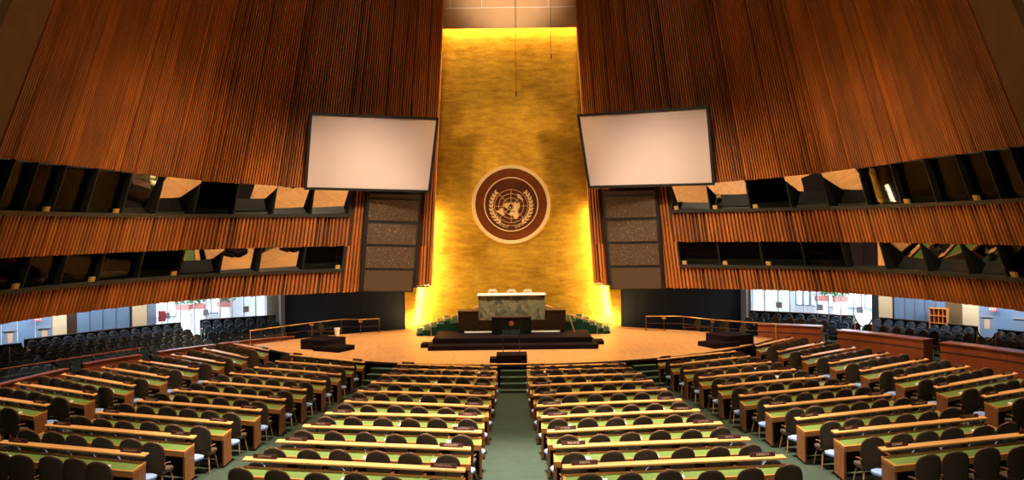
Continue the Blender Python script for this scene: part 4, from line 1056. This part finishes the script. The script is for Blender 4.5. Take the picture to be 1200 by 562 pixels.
spot((0,29,22.8),(0,34,.9),5000,W2_,50,.9)
spot((-1.5,21,22.5),(-3.2,18.0,0),60000,W3_,30,.9,.25); spot((1.5,21,22.5),(3.2,18.0,0),60000,W3_,30,.9,.25)
spot((0,24,22.8),(0,25.5,0),22000,W2_,36,.9)
spot((-1.5,3,22.5),(-3.2,17,0),9000,W3_,34,.9,.25); spot((1.5,3,22.5),(3.2,17,0),9000,W3_,34,.9,.25)
spot((-8,22,22.5),(-10.5,22,0),22000,W2_,56,.9); spot((8,22,22.5),(10.5,22,0),22000,W2_,56,.9)
spot((-7,28,22.5),(-12.0,31,1),15000,W2_,44,.9); spot((7,28,22.5),(12.0,31,1),15000,W2_,44,.9)
for s in (-1,1):
    spot((s*3,27,19),(s*8.5,40,4.2),15000,W2_,38,.9,.8)
    spot((s*4,24,19),(s*14,35,5),7000,W,48,.9,.8)
    spot((s*3,28,17),(s*6.3,40,9),1500,(1,.82,.7),22,.7,.5)  # unseen spot added to brighten the projection screens
    area((s*5,16,21),(s*15,30,12),420,W,6,4)
area((0,42.95,17.2),(0,43.22,10),1000,(1,.72,.32),8,.35)
for s in (-1,1):
    area((s*4.72,42.86,4.2),(s*2.6,43.40,3.9),850,(1,.68,.30),.25,5.6)
    area((s*4.9,42.1,1.0),(s*4.7,43.3,3.6),160,(1,.68,.30),1.2,.2)
spot((8,32.5,13),(-.8,43.3,9.5),3800,W,34,1,.6); spot((-8,32.5,13),(.8,43.3,9.5),3800,W,34,1,.6)  # unseen mid-air spots added to light the gold wall
for s in (-1,1): spot((-s*8,32.5,10),(s*2.4,43.3,4.9),5600,W,24,1,.5)  # unseen crossing spots added to brighten the lower gold wall
spot((0,33,12),(0,42,18.5),7500,(1,.76,.52),36,.9,.6)  # unseen spot added, aimed up to brighten the plaster band
for s in (-1,1):
    area((s*18.0,41.8,3.42),(s*18.0,41.8,0),620,(.95,.97,1.0),7,1.2); area((s*24.0,35.5,3.42),(s*24.0,35.5,0),200,(.80,.88,1.0),3,3)
    area((s*17.2,36.9,3.35),(s*19.0,38.9,1.2),110,(.85,.92,1.0),9,.4)  # unseen strip lights added under the soffit to brighten the lobby panels
    area((s*20.3,33.6,3.35),(s*22.4,35.6,1.2),80,(.8,.9,1.0),5,.4)  # second added strip, towards the outer doors
wd = bpy.data.worlds.new('World'); bpy.context.scene.world = wd; wd.use_nodes = True
wd.node_tree.nodes['Background'].inputs[0].default_value = (.9,.75,.6,1); wd.node_tree.nodes['Background'].inputs[1].default_value = .06
# ---------------------------------------------------------------- camera
cam = bpy.data.cameras.new('camera'); co = bpy.data.objects.new('camera', cam); C.objects.link(co)
cam.sensor_width = 36; cam.lens = F/1200*36; cam.shift_y = -15.0/1200; cam.clip_end = 300
co.matrix_world = Matrix.Translation((0,0,CZ)) @ Matrix.Rotation(math.pi/2,4,'X') @ Matrix.Rotation(-ROLL,4,'Z')
bpy.context.scene.camera = co
sc = bpy.context.scene; sc.view_settings.view_transform = 'Standard'; sc.view_settings.look = 'None'; sc.view_settings.gamma = 1; sc.view_settings.use_curve_mapping = False
sc.view_settings.exposure = 0.0
